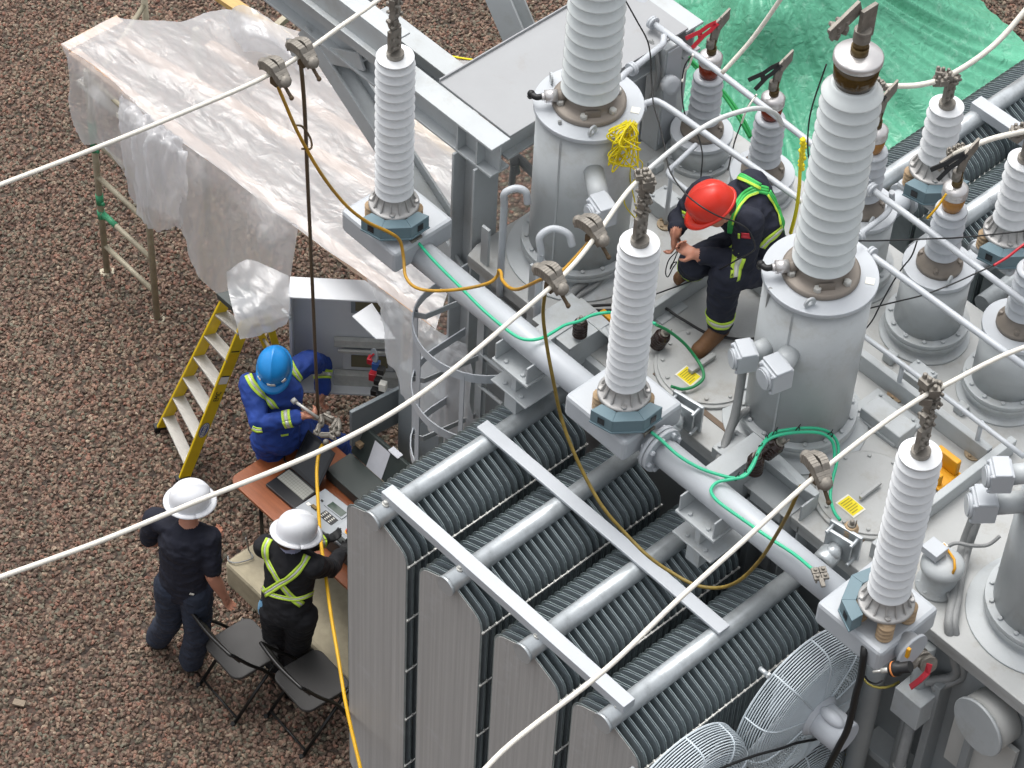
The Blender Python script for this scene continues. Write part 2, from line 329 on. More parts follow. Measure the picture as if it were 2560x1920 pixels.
def stones():
    area = MB()
    for poly in ([(-350, -120), (700, -120), (1000, 500), (1000, 1060), (940, 1300), (900, 2100), (-350, 2100)], [(700, -120), (1800, -120), (1650, 120), (1330, 60), (1000, 500)], [(2360, -120), (2800, -120), (2800, 420), (2550, 180)]):
        area.add([P(x, y, .004) for x, y in poly], [tuple(range(len(poly)))])
    o = area.build('gravel_stones', gravel_mat('gravel_stone', True), kind='stuff', label='loose reddish brown and grey crushed stones spread over the yard', cat='gravel', loc=(0, 0, 0))
    g = bpy.data.node_groups.new('scatter', 'GeometryNodeTree')
    g.interface.new_socket('Geometry', in_out='INPUT', socket_type='NodeSocketGeometry'); g.interface.new_socket('Geometry', in_out='OUTPUT', socket_type='NodeSocketGeometry')
    N = g.nodes; L = g.links; gi = N.new('NodeGroupInput'); go = N.new('NodeGroupOutput')
    d = N.new('GeometryNodeDistributePointsOnFaces'); d.inputs['Density'].default_value = 1700; L.new(gi.outputs[0], d.inputs[0])
    ico = N.new('GeometryNodeMeshIcoSphere'); ico.inputs['Radius'].default_value = 1; ico.inputs['Subdivisions'].default_value = 2
    nz = N.new('ShaderNodeTexNoise'); nz.inputs['Scale'].default_value = 1.1; nz.inputs['Detail'].default_value = 1
    sub = N.new('ShaderNodeVectorMath'); sub.operation = 'SUBTRACT'; sub.inputs[1].default_value = (.5, .5, .5); L.new(nz.outputs['Color'], sub.inputs[0])
    mul = N.new('ShaderNodeVectorMath'); mul.operation = 'SCALE'; mul.inputs['Scale'].default_value = 1.3; L.new(sub.outputs[0], mul.inputs[0])
    sp = N.new('GeometryNodeSetPosition'); L.new(ico.outputs[0], sp.inputs[0]); L.new(mul.outputs[0], sp.inputs['Offset'])
    sm = N.new('GeometryNodeSetMaterial'); sm.inputs['Material'].default_value = o.data.materials[0]; L.new(sp.outputs[0], sm.inputs[0])
    inst = N.new('GeometryNodeInstanceOnPoints'); L.new(d.outputs[0], inst.inputs[0]); L.new(sm.outputs[0], inst.inputs['Instance'])
    rr = N.new('FunctionNodeRandomValue'); rr.data_type = 'FLOAT_VECTOR'; rr.inputs[0].default_value = (0, 0, 0); rr.inputs[1].default_value = (6.28, 6.28, 6.28); L.new(rr.outputs[0], inst.inputs['Rotation'])
    rs = N.new('FunctionNodeRandomValue'); rs.data_type = 'FLOAT_VECTOR'; rs.inputs[0].default_value = (.012, .010, .008); rs.inputs[1].default_value = (.027, .022, .015); L.new(rs.outputs[0], inst.inputs['Scale'])
    L.new(inst.outputs[0], go.inputs[0])
    o.modifiers.new('scatter', 'NODES').node_group = g
stones()
# ------------------------------------------------------------------ transformer tank
ZL = 3.7
def quad_plate(pts, z0, z1): return [V((p.x, p.y, z0)) for p in pts], [V((p.x, p.y, z1)) for p in pts]
T = thing('transformer_tank', (-5.8, 9, 0), 'big light grey transformer tank with the red hat worker on its lid', 'transformer')
XL, XR, YF, YB = -8.4, -2.6, 8.0, 10.02
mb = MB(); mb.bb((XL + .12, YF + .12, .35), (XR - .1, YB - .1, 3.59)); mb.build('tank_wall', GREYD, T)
mb = MB(); c_ = .1
mb.prism([(XL + c_ * .3, YF, 3.66), (XR, YF, 3.66), (XR, YB, 3.66), (XL, YB, 3.66), (XL, YF + c_, 3.66)], (0, 0, .04)); mb.prism([(XL + .02, YF + .01, 3.59), (XR, YF + .01, 3.59), (XR, YB, 3.59), (XL + .02, YB, 3.59)], (0, 0, .066)); mb.build('lid', LID, T, .006)
mb = MB(); mb.bb((XL - .05, YF - .1, 0), (XR, YB + .1, .12)); mb.bb((XL + .3, YF + .1, .12), (XR - .3, YB - .1, .36)); mb.build('base_skid', GREYD, T)
for x in (-6.0, -4.55, -4.28, -3.4): mb = MB(); mb.bb((x, YF + .0, .4), (x + .05, YF + .13, 3.3)); mb.build('wall_rib', GREYD, T, .004)
for z in (1.2, 2.35): mb = MB(); mb.bb((-4.9, YF - .04, z), (XR, YF + .125, z + .06)); mb.build('wall_rib', GREYD, T, .004)
def beam(x0, y0, x1, y1, h=.12, name='lid_beam'):
    mb = MB(); mb.bb((x0, y0, ZL), (x1, y1, ZL + h)); return mb.build(name, GREY, T, .006)
beam(-7.285, 8.12, -7.245, 9.13); beam(-5.215, 8.12, -5.165, 9.3); beam(-6.35, 9.1, -5.22, 9.15, .13); beam(-7.24, 9.1, -6.75, 9.15, .1)
mb = MB(); mb.bb((-6.95, 8.165, ZL), (-5.3, 8.2, ZL + .006)); mb.build('gasket_strip', BRNSTRIP, T)
def manhole(px, py, r, hole):
    c = P(px, py, ZL + .035); mb = MB(); mb.lathe([(r + .02, -.035), (r + .02, -.015), (r, -.012), (r, 0)], c, n=48)
    mb.ring(c, r - .03, 12, c.z, .013, .012, 0, .2); o = mb.build('manhole_cover', LID, T, .003)
    return o, c
mh, c = manhole(1772, 912, .3, 0)
def sticker(parent, pts, z):
    q = [P(x, y, z + .004) for x, y in pts]; mb = MB(); mb.add(q, [(0, 1, 2, 3)]); b = mb.build('warning_label', LABW, parent)
    def L_(u, v, dz): 
        p = (q[0] * (1 - u) + q[1] * u) * (1 - v) + (q[3] * (1 - u) + q[2] * u) * v; return p + V((0, 0, dz))
    mb = MB(); mb.add([L_(.06, .08, .003), L_(.94, .08, .003), L_(.94, .92, .003), L_(.06, .92, .003)], [(0, 1, 2, 3)], False, 0)
    for k in range(6):
        v = .18 + k * .12; u1 = (.8, .86, .7, .84, .78, .6)[k]; mb.add([L_(.14, v, .006), L_(u1, v, .006), L_(u1, v + .05, .006), L_(.14, v + .05, .006)], [(0, 1, 2, 3)], False, 1)
    mb.build('print', [LABY, LABT], b)
sticker(mh, [(1716, 913), (1755, 968), (1726, 968), (1686, 936)], ZL + .036) if 0 else sticker(mh, [(1687, 936), (1716, 913), (1756, 943), (1727, 968)], ZL + .036)
mb = MB(); a, b = P(1700, 907, ZL + .05), P(1748, 893, ZL + .05)
mb.box((P(1755, 908, ZL + .06)), (.035, .2, .03), rotz(0)); mb.build('handle', LID, mh, .004)
mh2, c = manhole(2172, 1231, .3, 0)
sticker(mh2, [(2088, 1257), (2120, 1235), (2165, 1273), (2134, 1295)], ZL + .036)
mb = MB(); mb.box(P(2176, 1226, ZL + .065), (.02, .17, .025)); mb.bb(P(2158, 1240, ZL + .036) - V((.01, .01, 0)), P(2158, 1240, ZL + .036) + V((.01, .01, .025))); mb.build('handle', LID, mh2, .003)
# small fixtures on the lid
def lidbox(px, py, sx, sy, h, name='lid_box', M=None, m=GREY, bolts=0, z0=ZL):
    c = P(px, py, z0 + h); mb = MB(); mb.bb((c.x - sx / 2, c.y - sy / 2, z0), (c.x + sx / 2, c.y + sy / 2, z0 + h))
    for k in range(bolts): mb.bolt((c.x + (.35 if k % 2 else -.35) * sx, c.y + (.35 if k // 2 else -.35) * sy, z0 + h), r=.012)
    return mb.build(name, m, T, .008)
lidbox(1665, 493, .17, .15, .12, bolts=4); lidbox(2300, 930, .16, .14, .1, bolts=4); lidbox(2215, 1040, .36, .26, .025, 'cover_plate', bolts=4); lidbox(2222, 1040, .3, .15, .1); lidbox(1665, 770, .16, .22, .01, 'cover_plate')
lidbox(1640, 405, .08, .08, .06); lidbox(2228, 884, .07, .07, .06); lidbox(2405, 1014, .07, .07, .05); lidbox(1842, 1120, .2, .2, .08, 'cover_plate', bolts=4)
lidbox(1795, 970 - 40, .05, .14, .03, 'cover_plate') if 0 else None
mb = MB(); q = [P(x, y, ZL + .02) for x, y in ((2336, 1222), (2347, 1232), (2405, 1190), (2372, 1165), (2345, 1146), (2330, 1170))]
mb.prism(q, (0, 0, .02)); e = P(2375, 1160, ZL + .08); mb.bb((e.x - .1, e.y - .02, ZL + .04), (e.x + .06, e.y + .02, ZL + .15)); e = P(2345, 1205, ZL + .05); mb.bb((e.x - .05, e.y - .015, ZL + .04), (e.x + .02, e.y + .015, ZL + .12))
mb.build('orange_bracket', ORANGE, T, .008)
mb = MB(); q = [P(x, y, ZL + .02) for x, y in ((1490, 802), (1508, 785), (1545, 785), (1560, 812), (1530, 820))]; mb.prism(q, (0, 0, .02)); e = P(1520, 805, ZL + .06); mb.bb((e.x - .06, e.y - .02, ZL + .03), (e.x + .06, e.y + .02, ZL + .12)); mb.build('orange_bracket', ORANGE, T, .008)
# stands that carry the pipe in front of the tank (open boxes)
def stand(x0, x1, y0, y1, z0, z1):
    mb = MB(); t = .012; w_ = .13
    mb.bb((x0, y0, z1 - t), (x0 + w_, y1, z1)); mb.bb((x0 + w_ - t, y0 + .02, z0), (x0 + w_, y1, z1 - t)); mb.bb((x0, y0, z1 - .1), (x0 + w_ - t, y0 + t, z1 - t))
    mb.prism([(x0 + w_, y1 - .1, z1 - .002), (x1 - .12, y1 - .1, z1 - .002), (x1, y1 - .04, z1 - .06), (x1, y1, z1 - .06), (x0 + w_, y1, z1 - .002)], (0, 0, -t)); mb.bb((x0 + w_, y1 - t, z0), (x1, y1, z1 - .08))
    mb.bb((x1 - t, y1 - .14, z0), (x1, y1 - t, z1 - .075)); mb.bb((x0 + w_, y1 - .19, z1 - .2), (x1 - .06, y1 - t, z1 - .19)); mb.bb((x1 - .07, y1 - .19, z0), (x1 - .06, y1 - t, z1 - .2)); mb.bb((x0 + w_ + .06, y1 - .19, z1 - .27), (x1 - .1, y1 - .18, z1 - .2))
    mb.bb((x0 + w_ + .1, y1 - .05, z0), (x0 + w_ + .16, y1 - t, z1 - .3)); return mb.build('pipe_stand', GREY, T, .003)
stand(-6.15, -5.63, 7.74, 8.15, 2.95, 3.9); stand(-7.55, -7.05, 7.74, 8.15, 2.95, 3.88)
mb = MB(); mb.bb((-7.62, 7.82, 3.66), (-7.3, 8.14, 3.87)); mb.build('pipe_stand', GREY, T, .004)
# saddles under the pipe
def saddle(px, py):
    c = P(px, py, 3.72); mb = MB(); y = 7.62
    mb.bb((c.x - .15, y - .14, 3.78), (c.x + .15, y + .14, 3.8)); mb.bb((c.x - .15, y - .14, 3.6), (c.x + .15, y + .14, 3.615)); mb.bb((c.x - .02, y - .1, 3.615), (c.x + .02, y + .1, 3.78))
    for s in (-1, 1): mb.bb((c.x + s * .13 - .006, y - .13, 3.8), (c.x + s * .13 + .006, y + .13, 3.93)); mb.bolt((c.x + s * .07, y - .1, 3.8)); mb.bolt((c.x + s * .07, y - .1, 3.615))
    mb.bb((c.x - .05, y - .12, 3.45), (c.x + .05, 8.12, 3.595)); return mb.build('pipe_saddle', GREY, T, .004)
saddle(1300, 935); saddle(1735, 1335)
# arrester pipe with flanged joint
YP, ZP, RP = 7.63, 3.95, .085
Pp = thing('arrester_support_pipe', (-6.6, YP, ZP), 'long light grey pipe in front of the tank linking the arrester boxes', 'pipe')
mb = MB(); mb.cyl((-8.5, YP, ZP), (-6.39, YP, ZP), RP, n=36); mb.build('pipe_section', GREYC, Pp)
mb = MB(); mb.cyl((-6.36, YP, ZP), (-4.9, YP, ZP), RP, n=36); mb.build('pipe_section', GREYC, Pp)
mb = MB()
for x in (-6.41, -6.38):
    mb.cyl((x, YP, ZP), (x + .025, YP, ZP), .14, n=32)
for k in range(8):
    a = k * PI / 4 + .2
    mb.bolt((-6.355, YP + .115 * math.cos(a), ZP + .115 * math.sin(a)), (1, 0, 0), .016, .02); mb.bolt((-6.41, YP + .115 * math.cos(a), ZP + .115 * math.sin(a)), (-1, 0, 0), .016, .02)
mb.build('flange', GREYC, Pp)
# ------------------------------------------------------------------ radiators
def fin_outline(hw, ztop_, zb, d=0):
    L_ = []
    half = [(.058, -.012), (.1, -.03), (.2, -.075), (.235, -.1), (.255, -.13), (.265, -.17)]
    top = [(x * (hw - d) / .265, ztop_ + z - d) for x, z in half]
    L_ = [(-x, z) for x, z in reversed(top)] + [(0, ztop_ + .02 - d)] + top
    return L_ + [(hw - d, zb + .1 + d), (hw - .08, zb + d), (-hw + .08, zb + d), (-hw + d, zb + .1 + d)]
def radiator(label, loc, n=29, ysp=.05, sgn=1, length=1.62, zb=-2.85, group='radiators hung in a bank on the tank'):
    t = thing('radiator', (0, 0, 0), label, 'radiator', group)
    mb = MB(); mb.cyl((0, -.012 * sgn, 0), (0, length * sgn, 0), .06, n=28); mb.build('header_tube', GALV, t)
    mb = MB(); mb.cyl((0, -.03 * sgn, 0), (0, -.012 * sgn, 0), .064, n=28); mb.build('end_cap', GALV, t)
    mb = MB(); mb.cyl((0, .085 * sgn, .055), (0, .085 * sgn, .075), .022, n=14); mb.bolt((0, .085 * sgn, .075), r=.017, h=.018); mb.build('bolt', ROD, t)
    mb = MB(); mb.cyl((0, .05 * sgn, zb + .12), (0, length * sgn, zb + .12), .06, n=20); mb.build('header_tube', GALV, t)
    mb = MB(); th = .006
    mb.prism([(x, -th, z) for x, z in fin_outline(.265, 0, zb, .011)], (0, 2 * th, 0), 0); mb.prism([(x, -.002, z) for x, z in fin_outline(.265, 0, zb)], (0, .004, 0), 1)
    f0 = mb.build('cooling_fin', [FINF, FINE], t)
    if sgn < 0: pass
    f0.location.y = .02 * sgn
    m2 = f0.data.copy(); m2.materials[0] = FINM
    for k in range(1, n):
        f = f0.copy(); f.data = m2; f.location.y = (.02 + ysp * k) * sgn; f.parent = t; COL.objects.link(f)
    for z in (-.2, -.7, -1.2, -1.7, -2.2):
        mb = MB(); y0, y1 = sorted((.01 * sgn, (.03 + ysp * (n - 1)) * sgn)); mb.cyl((.272, y0, z), (.272, y1, z), .006, n=6)
        for k in range(n): mb.box((.272, (.02 + ysp * k) * sgn, z), (.014, .012, .014))
        mb.build('tie_rod', ROD, t)
    t.location = loc; return t
ZH = 3.4; h1 = P(930, 1302, ZH); h4 = P(1507, 1807, ZH)
rad0 = radiator('galvanized radiator with many fins, farthest left of the front bank beside the table', (h1.x, h1.y + .02, ZH))
for k, lb in ((1, 'galvanized radiator, second of the front bank counted from the table'), (2, 'galvanized radiator, third of the front bank counted from the table'), (3, 'galvanized radiator of the front bank with the cooling fans on its side')):
    c = copy_tree(rad0); c.location = h1.lerp(h4, k / 3) + V((0, .02, 0)); c['label'] = lb
def bar(p, q, wd, h, lab):
    y = (p.y + q.y) / 2; mb = MB(); mb.bb((p.x, y - wd / 2, p.z - h), (q.x, y + wd / 2, p.z))
    mb.build('brace_bar', GREYC, None, .003, lab, 'steel bar', 'bars laid across the front radiators')
bar(P(1205, 1058, 3.485), P(1812, 1573, 3.485), .085, .02, 'thin flat grey steel bar across the middle of the front radiators')
bar(P(968, 1219, 3.53), P(1573, 1758, 3.53), .085, .065, 'square grey steel bar across the front ends of the radiator headers')
# far bank
rb = P(2560, 210, 3.4)
fr = radiator('galvanized radiator at the far side of the tank, beside the green tarp', (-7.33, 12.8, 3.42), n=43, sgn=-1, length=2.5, group='radiators on the far side of the tank')
c = copy_tree(fr); c.location = (-6.77, 12.8, 3.42); c['label'] = 'galvanized radiator at the far side of the tank, behind the two far arresters'
c = copy_tree(fr); c.location = (-6.2, 12.8, 3.42); c['label'] = 'galvanized radiator at the far side of the tank, mostly hidden at the right edge'
a, b = P(2440, 250, 3.52), P(2545, 335, 3.52)
mb = MB(); mb.bb((a.x, a.y - .05, 3.45), (b.x + .5, a.y + .05, 3.53)); mb.build('brace_bar', GREYC, None, .004, 'short grey steel bar across the far radiator behind the far arresters', 'steel bar')
# ------------------------------------------------------------------ cooling fans
def fan(label, loc):
    t = thing('cooling_fan', (0, 0, 0), label, 'fan', 'round cage fans on the side of the front radiators')
    Rr, dp = .47, .17
    prof = [(0.0, Rr), (.05, Rr), (.1, Rr * .985), (.14, Rr * .94), (.165, Rr * .84), (.175, Rr * .7), (.18, Rr * .45), (.18, .12)]
    def at(s_):                       # point on the cage profile by arc position
        L_ = [0]
        for i in range(len(prof) - 1): L_.append(L_[-1] + math.dist(prof[i], prof[i + 1]))
        d = s_ * L_[-1]
        for i in range(len(prof) - 1):
            if d <= L_[i + 1] + 1e-9: u = (d - L_[i]) / (L_[i + 1] - L_[i]); return tuple(prof[i][j] * (1 - u) + prof[i + 1][j] * u for j in (0, 1))
        return prof[-1]
    mb = MB()
    for k in range(33):
        x, r = at(k / 32); mb.tube([(x, r * math.cos(a * PI / 30), r * math.sin(a * PI / 30)) for a in range(60)], .0042, 5, True)
    for k in range(10):
        a = k * PI / 5 + .2; mb.tube([(x + .004, r * math.cos(a), r * math.sin(a)) for x, r in (at(i / 14) for i in range(15))], .006, 6)
    mb.tube([(-.004, Rr * math.cos(a * PI / 30), Rr * math.sin(a * PI / 30)) for a in range(60)], .006, 6, True)
    mb.build('wire_guard', mat('fan_wire', '#c2ccd2', .4, 0, .06, 6), t)
    mb = MB(); mb.lathe([(.128, .17), (.135, .19), (.118, .2), (.114, .215)], (0, 0, 0), (1, 0, 0), 28); mb.lathe([(.105, .19), (.105, .38), (.098, .395)], (0, 0, 0), (1, 0, 0), 28)
    mb.ring((0, 0), 0, 0, 0); mb.build('motor', mat('fan_motor_paint', '#c3c8ce', .4, 0, .06, 5), t, .004)
    mb = MB(); mb.ball((.285, -.02, .11), 1, .085, .042, .036, n=16); mb.build('capacitor_cover', MATS['fan_motor_paint'], t)
    for k in range(4):
        a = k * PI / 2 + .75; mb = MB(); mb.grid([[V((.06 + .05 * math.sin((j - 3) * .3), r * math.cos(a + (j - 3) * .12 * (1 - .3 * r)), r * math.sin(a + (j - 3) * .12 * (1 - .3 * r)))) for j in range(7)] for r in (.07, .16, .26, .36, .42)])
        o = mb.build('fan_blade', mat('fan_blade_grey', '#b3bbc0', .45, 0), t); o.modifiers.new('Solid', 'SOLIDIFY').thickness = .004
    mb = MB(); pass
    for q_ in (.49, -.49):
        for s in (-1, 1): mb = MB(); mb.cyl((-.05, s * .3, q_ * .97), (.01, s * .3, q_ * .97), .014, n=8); mb.bolt((.01, s * .3, q_ * .97), (1, 0, 0), .02, .015); mb.build('mounting_clip', GALV, t); t.location = loc; return t
f0 = fan('grey cage fan with motor, upper one nearest the tank below the right arrester', (-5.1, 7.51, 3.07))
c = copy_tree(f0); c.location = (-5.1, 6.54, 3.07); c['label'] = 'grey cage fan at the bottom edge, nearest the front ends of the radiators'
c = copy_tree(f0); c.location = (-5.1, 7.51, 2.09); c['label'] = 'grey cage fan in the lower row, crossed by a black cable under the upper fan'
# ------------------------------------------------------------------ surge arresters on their boxes
def sheds(mb, o, z0, z1, r, n, rc=None, mi=0, seg=48, taper=0, lip=.3):
    pz = (z1 - z0) / n; pr = [((rc or r * .72), z0)]
    for k in range(n):
        zb = z0 + k * pz; rr = r * (1 - taper * k / n); cc = (rc or r * .72) * (1 - taper * k / n)
        pr += [(cc, zb + pz * .02), (cc + (rr - cc) * .6, zb + pz * .05), (rr * .975, zb + pz * .08), (rr, zb + pz * .13), (rr * .985, zb + pz * .2), (cc + (rr - cc) * .5, zb + pz * .5), (cc + (rr - cc) * .12, zb + pz * .78), (cc, zb + pz * .96)]
    mb.lathe([(a, b - z0) for a, b in pr], (o[0], o[1], z0), n=seg, mi=mi)
def terminal_stack(t, x, y, z0, z1, n=6, name='terminal'):
    rnd = random.Random(int(z1 * 1000)); mb = MB(); mb.cyl((x, y, z0), (x, y, z0 + .03), .05, n=20); mb.bb((x - .03, y - .025, z0 + .03), (x - .014, y + .055, z0 + .17)); mb.bb((x - .012, y - .05, z0 + .05), (x + .012, y + .035, z0 + .2))
    for i in (-1, 1):
        for j in (.08, .14): mb.bolt((x + .012, y - .008 + i * .02, z0 + j), (1, 0, 0), .011, .014)
    z = z0 + .2; h = (z1 - z) / n
    for k in range(n):
        a = rnd.uniform(-.4, .4); o = V((x + rnd.uniform(-.012, .012), y + rnd.uniform(-.012, .012), z + h * (k + .5)))
        M = Matrix.Rotation(a, 3, 'Z') @ Matrix.Rotation(rnd.uniform(-.3, .3), 3, 'X'); mb.box(o, (.035, .06, h * .92), M); mb.box(o + V((.0, 0, h * .3)), (.06, .028, h * .5), M)
        for s in (-1, 1):
            for dy in (-.02, .02): p = o + M @ V((s * .018, dy, 0)); mb.bolt(p, M @ V((s, 0, 0)), .011, .022)
    return mb.build(name, CLAMPM, t, .002)
def arrester(label, px, py, zb, top_row, n, r, cdir, term_row=None, group='surge arresters in front of the tank', ins=True):
    b = P(px, py, zb + .16); x, y = b.x, b.y; t = thing('surge_arrester', (x, y, zb), label, 'surge arrester', group)
    zt = ztop(b, top_row); zs = zb + .24
    mb = MB(); sheds(mb, (x, y), zs, zt, r, n, r * .64); mb.cyl((x, y, zt - .012), (x, y, zt), r * .93, n=40); mb.build('shed_column', SHED, t)
    mb = MB(); mb.lathe([(.146, -.0), (.15, .006), (.15, .018), (.143, .024), (.118, .03), (.098, .1), (.092, .13)], (x, y, zb + .13), n=40)
    for k in range(14):
        a = 2 * PI * k / 14; ca, sa = math.cos(a), math.sin(a); d = V((-sa, ca, 0)) * .004
        q = [V((x + ca * rr, y + sa * rr, zb + .13 + zz)) for rr, zz in ((.138, .024), (.09, .13), (.088, .06), (.11, .024))]; mb.hexa([p - d for p in q], [p + d for p in q])
    for k in range(4): a = PI / 4 + k * PI / 2; mb.bolt((x + .13 * math.cos(a), y + .13 * math.sin(a), zb + .154), r=.017, h=.016)
    mb.build('cast_base', ALU, t)
    for k in range(4):
        a = PI / 4 + k * PI / 2; mb = MB(); o = (x + .125 * math.cos(a), y + .125 * math.sin(a), zb); pr = [(.022, 0)]
        for j in range(4): pr += [(.047, .008 + j * .03), (.047, .019 + j * .03), (.031, .024 + j * .03), (.031, .034 + j * .03)]
        mb.lathe(pr + [(.022, .13)], o, n=18); mb.build('foot_insulator', BEIGE, t)
    # counter housing: half-octagon band
    mb = MB(); z0, z1 = zb + .055, zb + .145; A = [cdir + d for d in (-58, -22, 22, 58)]
    ring = lambda rr, z: [V((x + rr * math.cos(math.radians(a)) / (1 if abs(a - cdir) > 40 else 1), y + rr * math.sin(math.radians(a)), z)) for a in A]
    for i in range(3):
        lo = [ring(.158, z0)[i], ring(.158, z0)[i + 1], ring(.235, z0)[i + 1], ring(.235, z0)[i]]; mb.hexa(lo, [p + V((0, 0, z1 - z0)) for p in lo])
        lo = [ring(.155, z0 - .008)[i], ring(.155, z0 - .008)[i + 1], ring(.242, z0 - .008)[i + 1], ring(.242, z0 - .008)[i]]; mb.hexa(lo, [p + V((0, 0, .012)) for p in lo])
    bm_ = mb.build('counter_housing', BLUEH, t, .003)
    for i in (0, 2):
        p, q = ring(.2365, (z0 + z1) / 2)[i], ring(.2365, (z0 + z1) / 2)[i + 1]; u = (q - p).normalized(); c = p.lerp(q, .5); o2 = V((c.x - x, c.y - y, 0)).normalized() * .002
        mb = MB(); mb.add([c + o2 + u * i_ * .022 + V((0, 0, j_ * .024)) for i_, j_ in ((-1, -1), (1, -1), (1, 1), (-1, 1))], [(0, 1, 2, 3)]); mb.build('counter_window', DARKW, bm_)
    terminal_stack(t, x, y, zt, ztop(b, term_row) if term_row is not None else zt + .65)
    return b, zt, t
def arr_box(label, x0, x1, y0, y1, z, h=.17):
    mb = MB(); mb.bb((x0, y0, z - h), (x1, y1, z)); o = mb.build('arrester_box', GREYC, None, .025, label, 'support box', 'grey boxes carrying the arresters'); return o
a1 = arrester('tall white surge arrester at the left end of the pipe, above the plastic sheet', 985, 500, 4.1, 140, 16, .115, -38)
a2 = arrester('tall white surge arrester in the middle, between the red hat worker and the radiators', 1561, 974, 4.1, 606, 17, .115, -38, 442)
a3 = arrester('tall white surge arrester on the right, beside the yellow label of the round cover', 2217, 1497, 4.1, 1134, 16, .115, 205, 958)
for (b, zt, t), lb in ((a1, 'grey box at the left end of the pipe under the left arrester'), (a2, 'grey box in the middle of the pipe under the centre arrester'), (a3, 'grey box at the right end of the pipe with a round blank cap below it')):
    X0, X1 = ((-8.85, -8.36) if t is a1[2] else (-6.93, -6.45) if t is a2[2] else (-5.01, -4.555))
    bx = arr_box(lb, X0, X1, 7.41, 7.87, 4.1)
    if t is a3[2]:
        mb = MB(); c = PA(2279, 1626, 0, -4.5)
        mb.lathe([(.075, -.09), (.085, -.01), (.105, -.008), (.105, .012)], (c.x, c.y, c.z), (1, -.05, 0), 32); mb.build('blank_cap', GREYC, bx)
# ------------------------------------------------------------------ HV turrets and bushings
def turret(label, base, r, zt, flr, extra=0, group='cylindrical turrets standing on the tank lid', nb=16, top_over=.02, lug=True):
    x, y, z0 = base; t = thing('bushing_turret', (x, y, ZL), label, 'turret', group)
    mb = MB(); mb.lathe([(r, 0), (r, zt - z0 - .03)], (x, y, z0), n=56); mb.build('turret_wall', GREY, t)
    mb = MB()
    if extra: mb.lathe([(extra, 0), (extra, .012), (flr - .02, .03), (flr - .02, z0 - ZL - .05)], (x, y, ZL), n=56)
    mb.lathe([(flr, -.03), (flr, 0)], (x, y, z0), n=56); mb.lathe([(flr, -.062), (flr, -.034)], (x, y, z0), n=56); mb.ring((x, y), flr - .03, nb, z0, .015, .014, 0, .1); mb.build('base_flange', GREY, t, .003)
    mb = MB(); mb.lathe([(r + top_over, -.03), (r + top_over, 0)], (x, y, zt), n=56)
    mb.build('top_plate', GREYC if top_over else LID, t, .004)
    if lug:
        for a in lug:
            a = math.radians(a); o = V((x + (r - .03) * math.cos(a), y + (r - .03) * math.sin(a), zt + .03)); ax = V((-math.sin(a), math.cos(a), 0)) if 0 else V((math.cos(a + .8), math.sin(a + .8), 0))
            mb = MB(); q = ax.to_track_quat('Z', 'Y').to_matrix(); pts = []
            n = 20; vs = []
            for rr, h in ((.036, -.006), (.036, .006), (.016, .006), (.016, -.006)):
                for k in range(n): aa = 2 * PI * k / n; vs.append(o + q @ V((rr * math.cos(aa), rr * math.sin(aa), h)))
            mb.add(vs, [(i * n + k, i * n + (k + 1) % n, ((i + 1) % 4) * n + (k + 1) % n, ((i + 1) % 4) * n + k) for i in range(4) for k in range(n)]); mb.box(o - V((0, 0, .025)), (.012, .012, .02)); mb.build('lifting_lug', GREY, t)
    return t
bC = P(1994, 1008, 3.84); bL = P(1446, 587, 3.84); bR = bC + V((1.86, .0, 0))
zT = ztop(bC, 681)
tC = turret('large grey cylindrical turret in the centre under the complete tall bushing', bC, .3, zT, .345, .42, lug=(160, -60))
tL = turret('large grey cylindrical turret at the left, hung with the yellow string bundle', bL, .3, zT, .345, .43, lug=(190, -40))
tR = turret('large grey cylindrical turret cut off by the right edge of the picture', bR, .3, zT, .345, .43, lug=(160,))
for b_, t_ in ((bC, tC), (bL, tL)):
    a = math.radians(35); mb = MB(); mb.box(V((b_.x + .27 * math.cos(a), b_.y + .27 * math.sin(a), zT + .002)), (.05, .05, .003), rotz(.6)); mb.build('white_tag', LABW, t_)
    mb = MB(); a = math.radians(-75); mb.box(V((b_.x + .301 * math.cos(a), b_.y + .301 * math.sin(a), (zT + ZL) / 2 + .06)), (.012, .005, zT - ZL - .24), rotz(a + PI / 2)); mb.build('weld_seam', GREY, t_)
